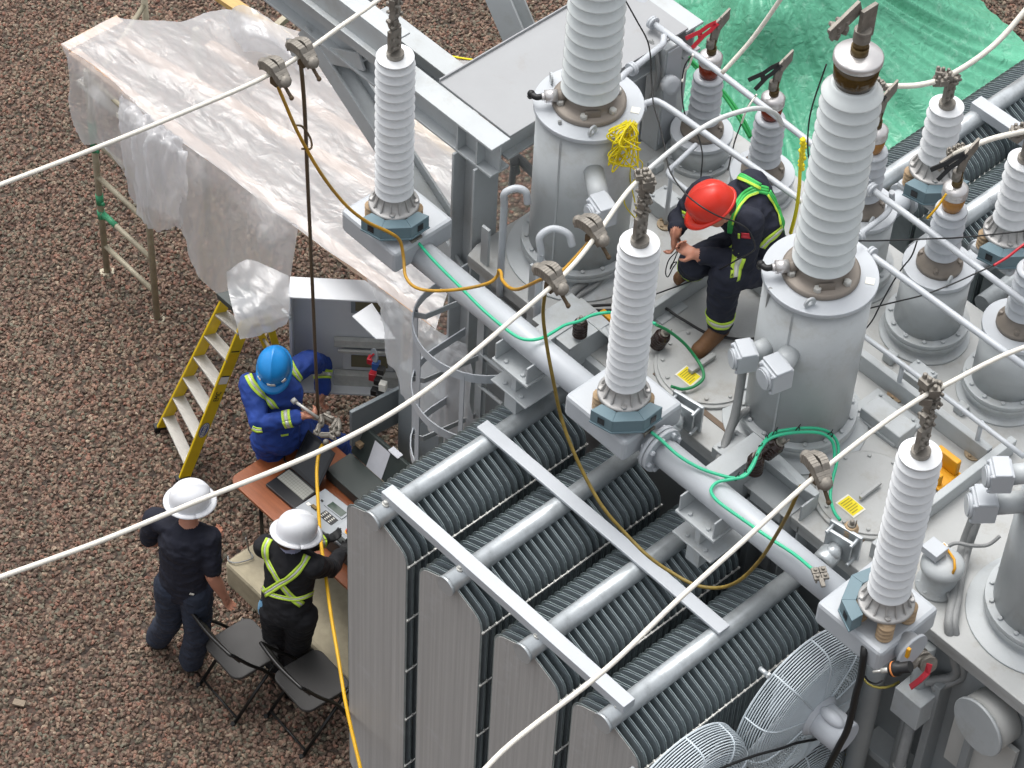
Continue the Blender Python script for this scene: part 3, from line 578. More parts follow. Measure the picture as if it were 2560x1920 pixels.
def hv_bushing(label, base, top=True):
    x, y = base.x, base.y; t = thing('tall_bushing', (x, y, zT), label, 'bushing', 'tall white porcelain bushings')
    z = zT; mb = MB(); mb.lathe([(.212, 0), (.215, .004), (.215, .03), (.2, .034), (.16, .036), (.145, .06), (.14, .1)], (x, y, z), n=48)
    mb.build('mounting_flange', TAUPE, t)
    for k in range(6): a = k * PI / 3 + .1; mb = MB(); mb.bolt((x + .175 * math.cos(a), y + .175 * math.sin(a), z + .034), r=.023, h=.03); mb.build('flange_bolt', ROD, t)
    d = V((-.55, -.84, 0)).normalized(); mb = MB(); o = V((x, y, z + .075)) + d * .13; mb.cyl(o, o + d * .06, .034); mb.build('tap_boss', TAUPE, t)
    mb = MB(); mb.cyl(o + d * .06, o + d * .13, .037); mb.cyl(o + d * .13, o + d * .15, .022); tp = mb.build('test_tap', SPUN, t)
    e = o + d * .15; s = V((-.6, .2, 0)); mb = MB(); mb.tube(spline([e, e + d * .03, e + d * .045 + s * .04, e + d * .045 + s * .07 - V((0, 0, .03))], 5), .018, 10); mb.ball(e + d * .045 + s * .05, .024); mb.build('tap_connector', BLACK, tp)
    for sg in (.9, -.35): dd = V((math.cos(sg), math.sin(sg), 0)); mb = MB(); mb.box(V((x, y, z + .055)) + dd * .17 * .0 + V((.13, -.1, 0)) * (1 if sg > 0 else 1), (.012, .09, .05), rotz(-.6)); mb.build('lug_plate', TAUPE, t); break
    zb, zs = z + .1, ztop(bC, 203)
    mb = MB(); mb.lathe([(.135, 0), (.15, .02)], (x, y, zb - .01), n=48); sheds(mb, (x, y), zb + .01, zs, .17, 15, .118, 0, 56, .06); mb.build('porcelain_column', SHEDP, t)
    zz = ztop(bC, 148)
    mb = MB(); mb.lathe([(.098, 0), (.112, .04), (.122, zz - zs)], (x, y, zs - .005), n=40)
    mb.build('oil_sight_band', OILD, t)
    mb = MB(); mb.lathe([(.124, 0), (.128, .005), (.128, .034), (.121, .042), (.04, .052)], (x, y, zz - .008), n=40); mb.build('top_cap', SPUN, t)
    zc = zz + .038; z2 = ztop(bC, 100); mb = MB(); mb.cyl((x, y, zc), (x, y, zc + .05), .046, n=24); mb.cyl((x, y, zc + .05), (x, y, z2), .04, n=24); mb.build('terminal_stud', BRASS, t)
    zr = ztop(bC, 22); mb = MB(); mb.cyl((x, y, z2), (x, y, z2 + .07), .045, n=20); mb.bb((x - .012, y - .035, z2), (x + .012, y + .075, zr)); mb.box((x - .03, y - .12, zr - .03), (.02, .22, .09), Matrix.Rotation(.35, 3, 'X'))
    for k in range(4): mb.bolt((x - .045, y - .17 + k % 2 * .05, zr - .1 + k // 2 * .05), (-1, 0, 0), .014, .04); mb.box((x - .04, y - .17 + k % 2 * .06, zr - .1 + k // 2 * .05), (.05, .04, .03), rotz(.4))
    mb.build('terminal', CLAMPM, t, .002); return t
hv_bushing('tall white bushing with ribbed sheds on the centre turret, right of the red hat worker', bC)
hv_bushing('tall white bushing cut off by the top edge, on the left turret', bL)
# junction boxes on the turrets
def turret_box(label, px, py, base, off=.43, rz=0, sz=.13):
    c = PA(px, py, 1, base.y - off); t = thing('terminal_box', c, label, 'junction box', 'small cast junction boxes on the turrets')
    mb = MB(); mb.box(c, (sz, sz * .9, sz), rotz(rz)); mb.box(c + V((0, 0, sz * .56)), (sz * 1.05, sz * .7, .014), rotz(rz)); mb.build('box_body', GREYC, t, .012)
    d = rotz(rz) @ V((0, -1, 0)); mb = MB(); mb.cyl(c + d * sz * .44, c + d * (sz * .58), sz * .46, n=24); mb.cyl(c + d * (sz * .58), c + d * (sz * .63), sz * .4, n=24)
    for k in range(4): a = PI / 4 + k * PI / 2; p = c + d * (sz * .46) + rotz(rz) @ V((math.cos(a) * sz * .58, 0, 0)) + V((0, 0, math.sin(a) * sz * .58)); mb.ball(p, .011, n=8)
    mb.build('round_cover', GREYC, t)
    e = V((base.x, base.y, c.z)); v = (e - c).normalized(); mb = MB(); mb.cyl(c + v * sz * .4, c + v * (max((e - c).length - .29, .1)), sz * .42, n=20); mb.build('neck_tube', GREY, t); return c
jb1 = turret_box('grey cast junction box lower on the centre turret with a round cover', 1940, 935, bC, .45, -.25, .145)
jb2 = turret_box('grey cast junction box upper left on the centre turret beside the boot', 1862, 892, bC, .44, -.5, .13)
jb3 = turret_box('grey cast junction box on the left turret behind the white conductor', 1505, 528, bL, .36, -.3, .14)
jb4 = turret_box('grey junction box on the right turret, upper of two', 2500, 1190, bR, .4, -.7, .13)
jb5 = turret_box('grey junction box on the right turret, lower of two above the conduits', 2458, 1262, bR, .42, -.7, .14)
# ------------------------------------------------------------------ LV bushings
def lv_bushing(label, base, zt, cap_m, row_top=None, clip=None, sc_=1.0):
    x, y = base[0], base[1]; t = thing('small_bushing', (x, y, zt), label, 'bushing', 'small grey bushings along the back of the lid')
    mb = MB(); mb.lathe([(.135, 0), (.135, .03), (.12, .034), (.12, .05), (.095, .06), (.085, .11)], (x, y, zt), n=36)
    for k in range(4): a = k * PI / 2 + .5; mb.bolt((x + .115 * math.cos(a), y + .115 * math.sin(a), zt + .034), r=.016, h=.03)
    mb.build('mounting_flange', TAUPE, t)
    z = zt + .1; mb = MB(); sheds(mb, (x, y), z, z + .34, .102, 5, .066, 0, 40, .04); mb.lathe([(.095, 0), (.09, .015), (.06, .02)], (x, y, z + .335), n=36); mb.build('porcelain_column', SHEDG, t)
    z += .345; mb = MB(); mb.lathe([(.05, 0), (.062, .04), (.07, .115)], (x, y, z), n=28); mb.build('sight_glass', cap_m, t)
    z += .11; mb = MB(); mb.lathe([(.071, 0), (.074, .006), (.074, .022), (.071, .026), (.073, .03), (.073, .055), (.06, .068), (.025, .08)], (x, y, z), n=30); mb.build('top_cap', SPUN, t)
    z += .075; mb = MB(); mb.cyl((x, y, z), (x, y, z + .05), .03, n=16); mb.cyl((x, y, z + .05), (x, y, z + .1), .024, n=16); mb.build('terminal_stud', BRASS, t)
    mb = MB(); mb.prism([(x - .006, y - .03, z + .07), (x - .006, y + .03, z + .07), (x - .006, y + .05, z + .16), (x - .006, y + .12, z + .21), (x - .006, y + .12, z + .29), (x - .006, y - .02, z + .23)], (.014, 0, 0)); mb.cyl((x, y - .02, z + .06), (x, y - .02, z + .12), .026, n=12)
    for k in range(2): mb.bolt((x + .008, y + .02 + k * .02, z + .2 + k * .06), (1, 0, 0), .012, .01)
    mb.build('terminal_plate', CLAMPM, t)
    if clip:
        o = V((x - .005, y - .01, z + .22)); d = V((-.38, -.5, -.62)).normalized(); sde = d.cross(V((0, 0, 1))).normalized()
        ct = thing('test_clip', o, clip[1], 'test clip', 'large crocodile clips on the small bushings'); mb = MB()
        for s in (-1, 1):
            u = sde * .35 + V((0, 0, .6)); u.normalize()
            u = (u - d * u.dot(d)).normalized(); q = [o - d * .03 + u * s * .006, o + d * .03 + u * s * .016, o + d * .08 + u * s * .015, o + d * .18 + u * s * .034]; mb.tube(q, .01, flat=(.02, .012, tuple(u)))
        mb.cyl(o + d * .1 - sde * .02, o + d * .1 + sde * .02, .016, n=10); mb.build('jaw', clip[0], ct); return t, z, o + d * .17, ct
    return t, z, None, None
tp = []
def mini_turret(label, base, r, zt, flr, **k): return turret(label, base, r, zt, flr, 0, 'short turrets of the small bushings', 12, .012, **k)
b1 = P(1748, 380, 3.73); b2 = P(1900, 470, 3.73); 
z1 = ztop(b1, 325); t1 = mini_turret('short grey turret of the left small bushing beside the green tarp', b1, .185, z1, .215, lug=None)
z2 = ztop(b2, 428); t2 = mini_turret('low bolted grey turret of the small bushing behind the red hat worker', b2, .19, z2, .21, lug=None)
b4 = P(2319, 790, 3.84); b3 = P(2130, 645, 3.84); b5 = b4 + (b4 - b3)
zl = ztop(b4, 660)
for b, lb in ((b3, 'grey turret half hidden behind the centre tall bushing'), (b4, 'grey turret with an eye lug and green tag, right of the centre tall bushing'), (b5, 'grey turret of the rightmost small bushing at the right edge')):
    turret(lb, b, .2, zl, .25, .27, 'short turrets of the small bushings', 12, .012, lug=(150, -30))
lv1 = lv_bushing('small grey bushing with amber glass and a red clip, leftmost in front of the tarp', b1, z1, AMBER, clip=(REDP, 'red crocodile clip on the leftmost small bushing'))
lv2 = lv_bushing('small grey bushing with amber glass behind the red hat worker', b2, z2, AMBER, clip=(BLACK, 'black crocodile clip on the small bushing behind the red hat worker'))
lv3 = lv_bushing('small grey bushing with yellowish oil glass just right of the centre tall bushing', b3, zl, OIL, clip=(BLACK, 'black crocodile clip just right of the centre tall bushing'))
lv4 = lv_bushing('small grey bushing with yellowish oil glass beside the yellow lead, on the eye lug turret', b4, zl, OIL, clip=(BLACK, 'black crocodile clip with the yellow lead above the far arrester'))
lv5 = lv_bushing('small grey bushing at the right edge with the red lead', b5, zl, OIL)
# far arresters on their pipe
for (px_, py_), lb in (((2262, 478), 'light grey stub pipe from the tank back to the first far radiator'), ((2478, 606), 'light grey stub pipe from the tank back to the far radiator at the right edge'), ((2050, 330), 'light grey stub pipe behind the centre tall bushing')):
    c = P(px_, py_, 3.5); mb = MB(); mb.cyl((c.x, 9.93, 3.43), (c.x, 10.66, 3.43), .075, n=28); mb.cyl((c.x, 10.6, 3.43), (c.x, 10.63, 3.43), .11, n=28); mb.build('stub_pipe', GREYC, None, .004, lb, 'pipe') if py_ > 400 else None
fa1 = arrester('short white surge arrester beyond the lid in front of the green tarp', 2335, 415, 3.98, 264, 5, .112, -38, 185, 'surge arresters on the far side of the tank')
fa2 = arrester('short white surge arrester at the right edge beyond the lid', 2522, 572, 3.98, 400, 6, .112, -38, 318, 'surge arresters on the far side of the tank')
for (b, zt, t), lb in ((fa1, 'grey box under the far arrester beside the green tarp'), (fa2, 'grey box under the far arrester at the right edge')):
    arr_box(lb, b.x - .16, b.x + .16, b.y - .13, b.y + .16, 3.98, .06)
# ------------------------------------------------------------------ pipe rails over the lid
def rail(label, path, r=.018, posts=(), flanges=(), m=GREYC, n=8, cat='pipe rail', group=None):
    pts = path; t = thing('pipe_rail', pts[len(pts) // 2], label, cat, group); mb = MB(); mb.tube(spline(pts, n) if n > 1 else pts, r, 12); mb.build('tube', m, t)
    for x, y in posts:
        f = P(x, y, ZL); best = min(spline(pts, 30), key=lambda p: (p.x - f.x) ** 2 + (p.y - f.y) ** 2)
        mb = MB(); mb.cyl((f.x, f.y, ZL), (f.x, f.y, best.z), r * .9, n=12); mb.build('post', m, t); mb = MB(); mb.lathe([(.055, 0), (.055, .012)], (f.x, f.y, ZL), n=20); mb.ring((f.x, f.y), .038, 4, ZL + .012, .01, .014); mb.build('foot_plate', RUSTB, t)
    for q in flanges:
        i = q; p, d = q
        mb = MB(); mb.lathe([(.042, -.016), (.042, -.002), (.03, 0), (.042, .002), (.042, .016)], p, d, 18); mb.build('collar', m, t)
    return t
X_ = V((1, 0, 0)); Y_ = V((0, 1, 0))
rail('grey pipe running above the lid in front of the tarp, behind the small bushings', [P(1625, 52, 4.6), P(1800, 182, 4.6), P(2009, 344, 4.6), P(2060, 384, 4.6)], .02, flanges=[(P(1632, 57, 4.6), X_)], n=2)
rail('grey pipe running above the lid to the right edge, right of the centre tall bushing', [P(2158, 457, 4.6), P(2350, 598, 4.6), P(2600, 785, 4.6)], .02, flanges=[(P(2164, 462, 4.6), X_), (P(2180, 474, 4.6), X_)], n=2)
rail('thin grey pipe bent at the left turret and passing behind the red hat worker', [P(1585, 275, 4.6), P(1622, 256, 4.6), P(1660, 262, 4.6), P(1800, 360, 4.6), P(1980, 485, 4.6), P(2040, 530, 4.6)], .02, flanges=[(P(1600, 268, 4.6), Y_)], n=6)
rail('thin grey pipe right of the centre turret, crossing the lid to the lower right', [P(2100, 582, 4.6), P(2134, 606, 4.6), P(2350, 762, 4.6), P(2600, 944, 4.6)], .02, flanges=[(P(2178, 634, 4.6), X_)], n=2)
rail('thin grey handrail pipe on two posts right of the centre turret', [P(2151, 834, 3.98), P(2265, 918, 3.98), P(2440, 1050, 3.98), P(2560, 1142, 3.98)], .016, posts=[(2240, 990), (2434, 1135)], n=2)
rail('bent grey pipe on a post left of the red hat worker', [P(1740, 362, 4.15), P(1695, 405, 4.17), P(1674, 424, 4.2), P(1673, 438, 4.2), P(1700, 462, 4.2), P(1790, 530, 4.2), P(1840, 567, 4.2)], .016, posts=[(1664, 562)], n=6)
rail('short grey pipe between the left turret and the pipe above the tarp', [P(1548, 205, 4.9), P(1562, 185, 4.9), P(1590, 165, 4.75), P(1640, 125, 4.65), P(1657, 110, 4.6), P(1660, 90, 4.6)], .02, flanges=[(P(1580, 172, 4.8), Y_)], n=5)
rail('slim grey pipe stub beside the half hidden turret', [P(2125, 620, 4.5), P(2150, 586, 4.5), P(2210, 540, 4.4), P(2228, 510, 4.4), P(2230, 480, 4.5)], .018, flanges=[(P(2146, 590, 4.5), Y_)], n=5)
# pipe and slim cabinet behind the left turret
f = P(1588, 262, 3.72); zt_ = ztop(f, 60)
mb = MB(); mb.tube(spline([(f.x, f.y, 3.7), (f.x, f.y, zt_ - .1), (f.x, f.y, zt_), (f.x - .05, f.y + .03, zt_ + .1), (f.x - .3, f.y + .12, zt_ + .2), (f.x - .7, f.y + .3, zt_ + .25)], 6), .058, 18); mb.build('riser_pipe', GREYC, None, label='thick grey riser pipe bending left behind the left tall bushing', cat='pipe')
f = P(1640, 345, 3.72); zt_ = ztop(f, 100)
t = thing('slim_cabinet', f, 'slim tall grey cabinet standing on the lid between the left turret and the tarp', 'cabinet'); mb = MB(); mb.bb((f.x - .07, f.y - .07, ZL), (f.x + .07, f.y + .08, zt_)); mb.build('cabinet_body', GREY, t, .006)
mb = MB(); mb.bb((f.x + .07, f.y - .06, ZL + .05), (f.x + .078, f.y + .07, zt_ - .02)); mb.build('cover_panel', GREYC, t, .003)
mb = MB(); mb.tube(spline([(f.x - .05, f.y - .09, zt_ + .02), (f.x + .02, f.y - .1, zt_ - .05), (f.x + .05, f.y - .1, zt_ - .25), (f.x - .02, f.y - .1, zt_ - .5)], 6), .016, 8); mb.build('hose', CONDUIT, t)
mb = MB(); mb.lathe([(.06, 0), (.06, .05), (.03, .06)], P(1672, 208, 4.3), (.8, -.3, .3), 20); mb.build('gauge', GREYC, t)
# ------------------------------------------------------------------ grab bars, caged ladder
def grab(label, pts, cat='grab bar'):
    mb = MB(); mb.tube(spline(pts, 8), .022, 12); mb.build('grab_bar', GREYC, None, label=label, cat=cat, group='bent grab bars at the head of the caged ladder')
g0 = P(1249, 738, 3.6); zz = ztop(g0, 510)
grab('bent light grey grab bar at the lid corner, upper one left of the left turret', [g0, V((g0.x, g0.y, zz - .1)), V((g0.x, g0.y, zz)), P(1262, 483, zz + .1), P(1290, 471, zz + .12), P(1314, 480, zz + .1), P(1319, 508, zz + .02)])
g1 = P(1337, 870, 3.5); zz = ztop(g1, 630)
grab('bent light grey grab bar in front of the left turret, lower one', [g1, V((g1.x, g1.y, zz - .1)), V((g1.x, g1.y, zz)), P(1350, 592, zz + .1), P(1382, 572, zz + .14), P(1420, 585, zz + .12), P(1431, 615, zz + .05)])
CL = thing('caged_ladder', (-8.05, 7.95, 0), 'grey caged access ladder with round hoops on the tank front, left of the radiators', 'ladder')
cx = -8.04
for z in (3.45, 2.87, 2.32):
    c0 = V((cx, 7.82, z)); pts = [V((cx + .43, 8.1, z)), V((cx + .43, 7.95, z))] + [c0 + V((.43 * math.cos(a), .4 * math.sin(a), 0)) for a in [-PI * k / 18 for k in range(19)]] + [V((cx - .43, 7.95, z)), V((cx - .43, 8.1, z))]
    mb = MB(); mb.tube(pts, 1, flat=(.004, .034, (0, 0, 1))); mb.build('hoop', GREYC, CL)
    mb = MB(); mb.tube([V((cx - .36, 7.6, z - .02)), V((cx - .3, 7.64, z - .02)), V((cx - .22, 8.05, z - .02)), V((cx + .3, 8.05, z - .02))], 1, flat=(.004, .022, (0, 0, 1))); mb.build('standoff_bar', GREY, CL)
for a in (-150, -110, -60):
    x, y = cx + .425 * math.cos(math.radians(a)), 7.82 + .395 * math.sin(math.radians(a)); mb = MB(); mb.bb((x - .018, y - .003, 2.25), (x + .018, y + .003, 3.46)); mb.build('vertical_strap', GREYC, CL)
for x in (cx - .21, cx + .21): mb = MB(); mb.bb((x - .03, 8.02, .3), (x + .03, 8.04, 4.0)); mb.build('ladder_rail', GREY, CL)
for k in range(11): mb = MB(); mb.cyl((cx - .21, 8.03, .5 + k * .3), (cx + .21, 8.03, .5 + k * .3), .013, n=10); mb.build('rung', GREY, CL)
# ------------------------------------------------------------------ steel frame and deck at the left end
def ibeam(p, q, h, wd, up, name, parent, m=GREY, tf=.018):
    p, q, up = V(p), V(q), V(up).normalized(); d = (q - p).normalized(); up = (up - d * up.dot(d)).normalized(); s = d.cross(up); mb = MB()
    for c, a, b in ((up * (h / 2 - tf / 2), wd / 2, tf / 2), (-up * (h / 2 - tf / 2), wd / 2, tf / 2), (up * 0, .007, h / 2 - tf)):
        lo = [p + c + s * i * a + up * j * b for i, j in ((-1, -1), (1, -1), (1, 1), (-1, 1))]; mb.hexa(lo, [v + (q - p) for v in lo])
    return mb.build(name, m, parent, .003)
FR = thing('steel_frame', (-8.6, 8.19, 0), 'grey steel support frame of wide flange beams at the left end of the tank', 'steel frame')
yb = 8.19; ZB = 4.53
ibeam((-10.6, yb, ZB - .115), (-8.32, yb, ZB - .115), .23, .15, (0, 0, 1), 'main_beam', FR)
for x in (-8.45, -8.62): mb = MB(); mb.bb((x - .006, yb - .073, ZB - .21), (x + .006, yb + .073, ZB - .02)); mb.build('stiffener', GREY, FR)
mb = MB(); mb.bb((-10.9, yb - .1, ZB - .02), (-9.16, yb - .085, ZB + .27)); mb.bb((-10.9, yb - .1, ZB + .27), (-9.16, yb + .03, ZB + .285)); mb.bb((-10.9, yb - .14, ZB + .1), (-9.16, yb - .1, ZB + .11)); mb.build('gusset_plate', GREY, FR, .003)
ibeam((-8.53, yb, 0), (-8.53, yb, ZB - .232), .2, .2, (1, 0, 0), 'column', FR)
br0 = PA(780, 60, 1, yb + .02); br1 = PA(1190, 690, 1, yb + .02)
ibeam(br0, br1, .17, .14, (0, 1, 0), 'brace', FR)
ibeam(PA(720, 60, 1, yb + .35), PA(1090, 350, 1, yb + .35) * .0 + PA(960, 250, 1, yb + .35), .2, .15, (0, 0, 1), 'main_beam', FR) if 0 else None
q0, q1 = PA(935, 200, 1, yb + .25), PA(880, -90, 1, yb + .35)
ibeam(q0, q1, .2, .16, (.8, 1, 0), 'brace', FR)
q0, q1 = PA(1310, 110, 1, yb + 1.05), PA(1225, -90, 1, yb + 1.05)
ibeam(q0, q1, .17, .17, (.6, -1, 0), 'brace', FR)
ibeam((-9.9, yb + .42, ZB - .35), (-9.0, yb + .42, ZB - .35), .2, .15, (0, 0, 1), 'cross_beam', FR)
ibeam((-10.2, yb + .02, 4.05), (-9.5, yb + .02, 4.4), .16, .12, (0, 1, 0), 'brace', FR)
mb = MB(); mb.bb((-8.955, yb + .08, ZB - .005), (-8.33, 9.75, ZB + .012)); mb.bb((-8.955, yb + .08, ZB + .012), (-8.945, 9.75, ZB + .03)); mb.build('deck_plate', mat('deck_paint', '#96989a', .55, 0, .06, 3, .05, 60, '#8a857c', 4, .6), FR, .002)
ibeam((-8.42, yb + .1, ZB - .12), (-8.42, 9.7, ZB - .12), .2, .12, (0, 0, 1), 'cross_beam', FR)
ibeam((-8.53, 9.8, 0), (-8.53, 9.8, ZB - .24), .2, .2, (1, 0, 0), 'column', FR); ibeam((-10.6, 9.8, ZB - .115), (-8.32, 9.8, ZB - .115), .23, .15, (0, 0, 1), 'main_beam', FR)
mb = MB(); mb.tube(spline([P(1290, 430, 3.9), P(1285, 405, 4.0), P(1295, 395, 4.0), P(1340, 440, 3.95)], 5), .028, 12); mb.tube([P(1285, 410, 4.0), P(1278, 470, 3.75)], .022, 10); mb.build('valve_elbow', CONDUIT, None, label='dark grey elbow fitting between the steel column and the left turret', cat='pipe fitting')
# ------------------------------------------------------------------ concrete pad, control cabinet, scaffold, plastic shelter
mb = MB(); mb.bb((-9.7, 7.02, -.2), (-2, 11, .25)); mb.build('pad', STONEB, None, .03, kind='structure')
def fold(p, a, s, seed=0): return a * (noise.noise(V((p.x * s, p.y * s, p.z * s + seed))) + .5 * noise.noise(V((p.x * s * 2.3, p.y * s * 2.3, p.z * s * 2.3 + seed))))
def sheet_grid(mb, net, nu=14, nv=10, amp=.03, s=2.2, seed=0, stretch=(1, 1, 1)):
    rows = [spline(r, nu) for r in net]; cols = [spline([r[j] for r in rows], nv) for j in range(len(rows[0]))]
    g = [[cols[j][i] for j in range(len(cols))] for i in range(len(cols[0]))]
    out = []
    for i, r in enumerate(g):
        o = []
        for j, p in enumerate(r):
            a = r[min(j + 1, len(r) - 1)] - r[max(j - 1, 0)]; b = g[min(i + 1, len(g) - 1)][j] - g[max(i - 1, 0)][j]; n = a.cross(b)
            n = n.normalized() if n.length > 1e-9 else V((0, 0, 1)); q = V((p.x * stretch[0], p.y * stretch[1], p.z * stretch[2]))
            o.append(p + n * (fold(q, amp, s, seed) + fold(q, amp * .35, s * 3.7, seed + 9)))
        out.append(o)
    mb.grid(out); return out
SH = MB(); zr = 2.22
r0 = [P(*q, zr) for q in ((288, 42), (430, 50), (575, 22), (720, 72), (880, 105), (1030, 128), (1200, 150))]
r1 = [P(*q, zr + .02) for q in ((222, 72), (345, 130), (500, 165), (650, 240), (820, 335), (990, 430), (1180, 520))]
r2 = [P(*q, zr) for q in ((152, 108), (268, 190), (392, 306), (560, 432), (740, 566), (930, 705), (1090, 825))]
sheet_grid(SH, [r0, r1, r2], 40, 44, .03, 2.0, 3, (.5, 1.6, 1))
yn = r2[2].y - .02
def H_(x, y, dy=0): return PA(x, y, 1, yn + dy)
def nearL(x):                         # row of the near lumber at an image column
    L_ = ((152, 108), (268, 190), (392, 306), (560, 432), (740, 566), (930, 705))
    for (a, b), (c, d) in zip(L_, L_[1:]):
        if x <= c: return b + (d - b) * (x - a) / (c - a)
cols = [((152, 108), (178, 190), (172, 280), (212, 362)), ((215, 152), (228, 240), (240, 315), (262, 372)), ((285, 205), (300, 290), (318, 385), (338, 470)), ((345, 262), (352, 350), (368, 430), (352, 508)), ((392, 306), (402, 400), (425, 480), (440, 545)), ((480, 370), (482, 480), (486, 585), (500, 692)), ((560, 432), (570, 540), (572, 640), (580, 752)), ((650, 500), (655, 590), (665, 670), (690, 765)), ((742, 567), (737, 620), (728, 690), (724, 762))]
DY = [0, -.04, .02, -.06, 0, -.05, .03, -.03, .05]
net_h = []
for k in range(4):
    net_h.append([H_(c[k][0], c[k][1], 0 if k == 0 else DY[i_] * (1 + .5 * k)) if not (k == 0 and c[0][0] != 152 and False) else None for i_, c in enumerate(cols)])
net_h[0] = [P(c[0][0], nearL(c[0][0]), zr) for c in cols]
sheet_grid(SH, net_h, 12, 14, .04, 2.6, 7, (2.2, 1.5, .35))
l0 = [P(566, 680, 2.05), P(625, 650, 2.05), P(722, 690, 2.0)]; l1 = [P(570, 722, 1.95), P(640, 740, 1.97), P(724, 755, 1.92)]; l2 = [P(586, 790, 1.92), P(650, 806, 1.9), P(723, 790, 1.87)]; l3 = [P(600, 848, 1.8), P(660, 838, 1.8), P(718, 812, 1.78)]
sheet_grid(SH, [l0, l1, l2, l3], 12, 10, .02, 5, 17, (1.5, 1.5, .5))
b0 = [P(300, 235, 2.34), P(345, 268, 2.36), P(400, 312, 2.34), P(455, 345, 2.3)]; b1 = [H_(290, 300, -.14), H_(345, 325, -.2), H_(405, 360, -.18), H_(470, 400, -.1)]; b2 = [H_(310, 390, -.1), H_(360, 430, -.22), H_(410, 470, -.2), H_(470, 480, -.08)]; b3 = [H_(330, 490, -.06), H_(365, 560, -.18), H_(400, 575, -.16), H_(455, 570, -.06)]
sheet_grid(SH, [b0, b1, b2, b3], 16, 14, .05, 5, 41, (2.2, 1.5, .35))
f0_ = [P(560, 45, 2.3), P(600, 15, 2.5), P(660, 40, 2.5), P(760, 110, 2.35)]; f1_ = [P(580, 90, 2.3), P(610, 80, 2.45), P(670, 100, 2.45), P(760, 150, 2.33)]; f2_ = [P(610, 130, 2.27), P(640, 130, 2.3), P(700, 150, 2.3), P(765, 190, 2.28)]
sheet_grid(SH, [f0_, f1_, f2_], 12, 12, .03, 4, 47, (1, 2, 1))
k0 = [PA(x, y, 1, 8.1) for x, y in ((915, 695), (1000, 757), (1090, 825), (1165, 860))]; k1 = [PA(x, y, 1, 8.0) for x, y in ((950, 800), (1030, 850), (1105, 890), (1175, 930))]
k2 = [PA(x, y, 1, 7.97) for x, y in ((965, 900), (1045, 960), (1120, 990), (1180, 1010))]; k3 = [PA(x, y, 1, 7.95) for x, y in ((1030, 1030), (1075, 1075), (1130, 1090), (1195, 1080))]
sheet_grid(SH, [k0, k1, k2, k3], 14, 14, .05, 3.5, 23, (2.4, 1.6, .3))
SH.build('plastic_sheet', PLASTIC, None, label='crumpled translucent plastic sheeting draped over the lumber shelter at upper left', cat='plastic sheet')
def lumber(label, a, b, z, w_=.09, h=.04, m=LUMB, top=True):
    p, q = P(*a, z), P(*b, z); mb = MB(); d = (q - p).normalized(); s = V((-d.y, d.x, 0)) * w_ / 2
    lo = [p - s - V((0, 0, h)), p + s - V((0, 0, h)), q + s - V((0, 0, h)), q - s - V((0, 0, h))]; mb.hexa(lo, [v + V((0, 0, h)) for v in lo])
    mb.build('lumber_beam', m, None, .004, label, 'lumber', 'lumber rafters under the plastic')
lumber('pale lumber beam under the plastic along the near edge of the shelter', (182, 126), (1088, 806), 2.1)
lumber('pale lumber beam under the plastic along the middle of the shelter', (300, 98), (1000, 500), 2.13, .1)
lumber('pale lumber beam under the plastic, farther back beside the middle one', (520, 105), (1090, 455), 2.12, .09)
lumber('yellowish lumber beam sticking out of the plastic at the top edge', (545, -20), (1160, 388), 2.18, .1, .045, LUMY)
lumber('weathered round pole end beyond the yellowish beam at the top', (690, 60), (745, 12), 2.0, .05, .05, SCAF)
lumber('pale lumber crosspiece at the left end under the plastic', (160, 118), (300, 45), 2.12, .09)
lumber('thin white batten under the plastic near the left end', (200, 195), (385, 345), 1.95, .07, .05, LABW)
# scaffold end frame
S = thing('scaffold_frame', P(393, 801, 0), 'weathered scaffold end frame with green couplers under the left end of the plastic', 'scaffold')
fa, fb = P(393, 798, 0), P(268, 680, 0)
for f in (fa, fb): mb = MB(); mb.cyl(f, f + V((0, 0, 2.1)), .026, n=14); mb.cyl(f, f + V((0, 0, .012)), .06, n=12); mb.build('leg', SCAF, S)
for z in (.3, .66, 1.04, 1.42, 2.05): mb = MB(); mb.cyl(fa + V((0, 0, z)), fb + V((0, 0, z)), .021, n=12); mb.build('rung', SCAF, S)
for f, z, h in ((fb, .6, .08), (fb, .75, .1), (fb, 1.3, .3)): mb = MB(); mb.cyl(f + V((0, 0, z)), f + V((0, 0, z + h)), .03, n=14); mb.cyl(f + V((0, 0, z + .02)), f + V((.05, 0, z + .02)), .014, n=8); mb.build('coupler', SCAG, S)
mb = MB(); mb.cyl(fb.lerp(fa, .05) + V((0, 0, .66)), fb.lerp(fa, .3) + V((0, 0, .66)), .0235, n=12); mb.build('paint_band', SCAG, S)
fc = P(255, 590, 0); mb = MB(); mb.cyl(fb + V((-.5, .9, 0)), fb + V((-.5, .9, 2.1)), .026, n=14); mb.build('leg', SCAF, S)
mb = MB(); mb.cyl(fa + V((-.5, .9, 0)), fa + V((-.5, .9, 2.1)), .026, n=14); mb.build('leg', SCAF, S)
mb = MB(); mb.cyl(fb + V((0, 0, 1.9)), fb + V((-.5, .9, 1.9)), .02, n=12); mb.build('rung', SCAF, S)
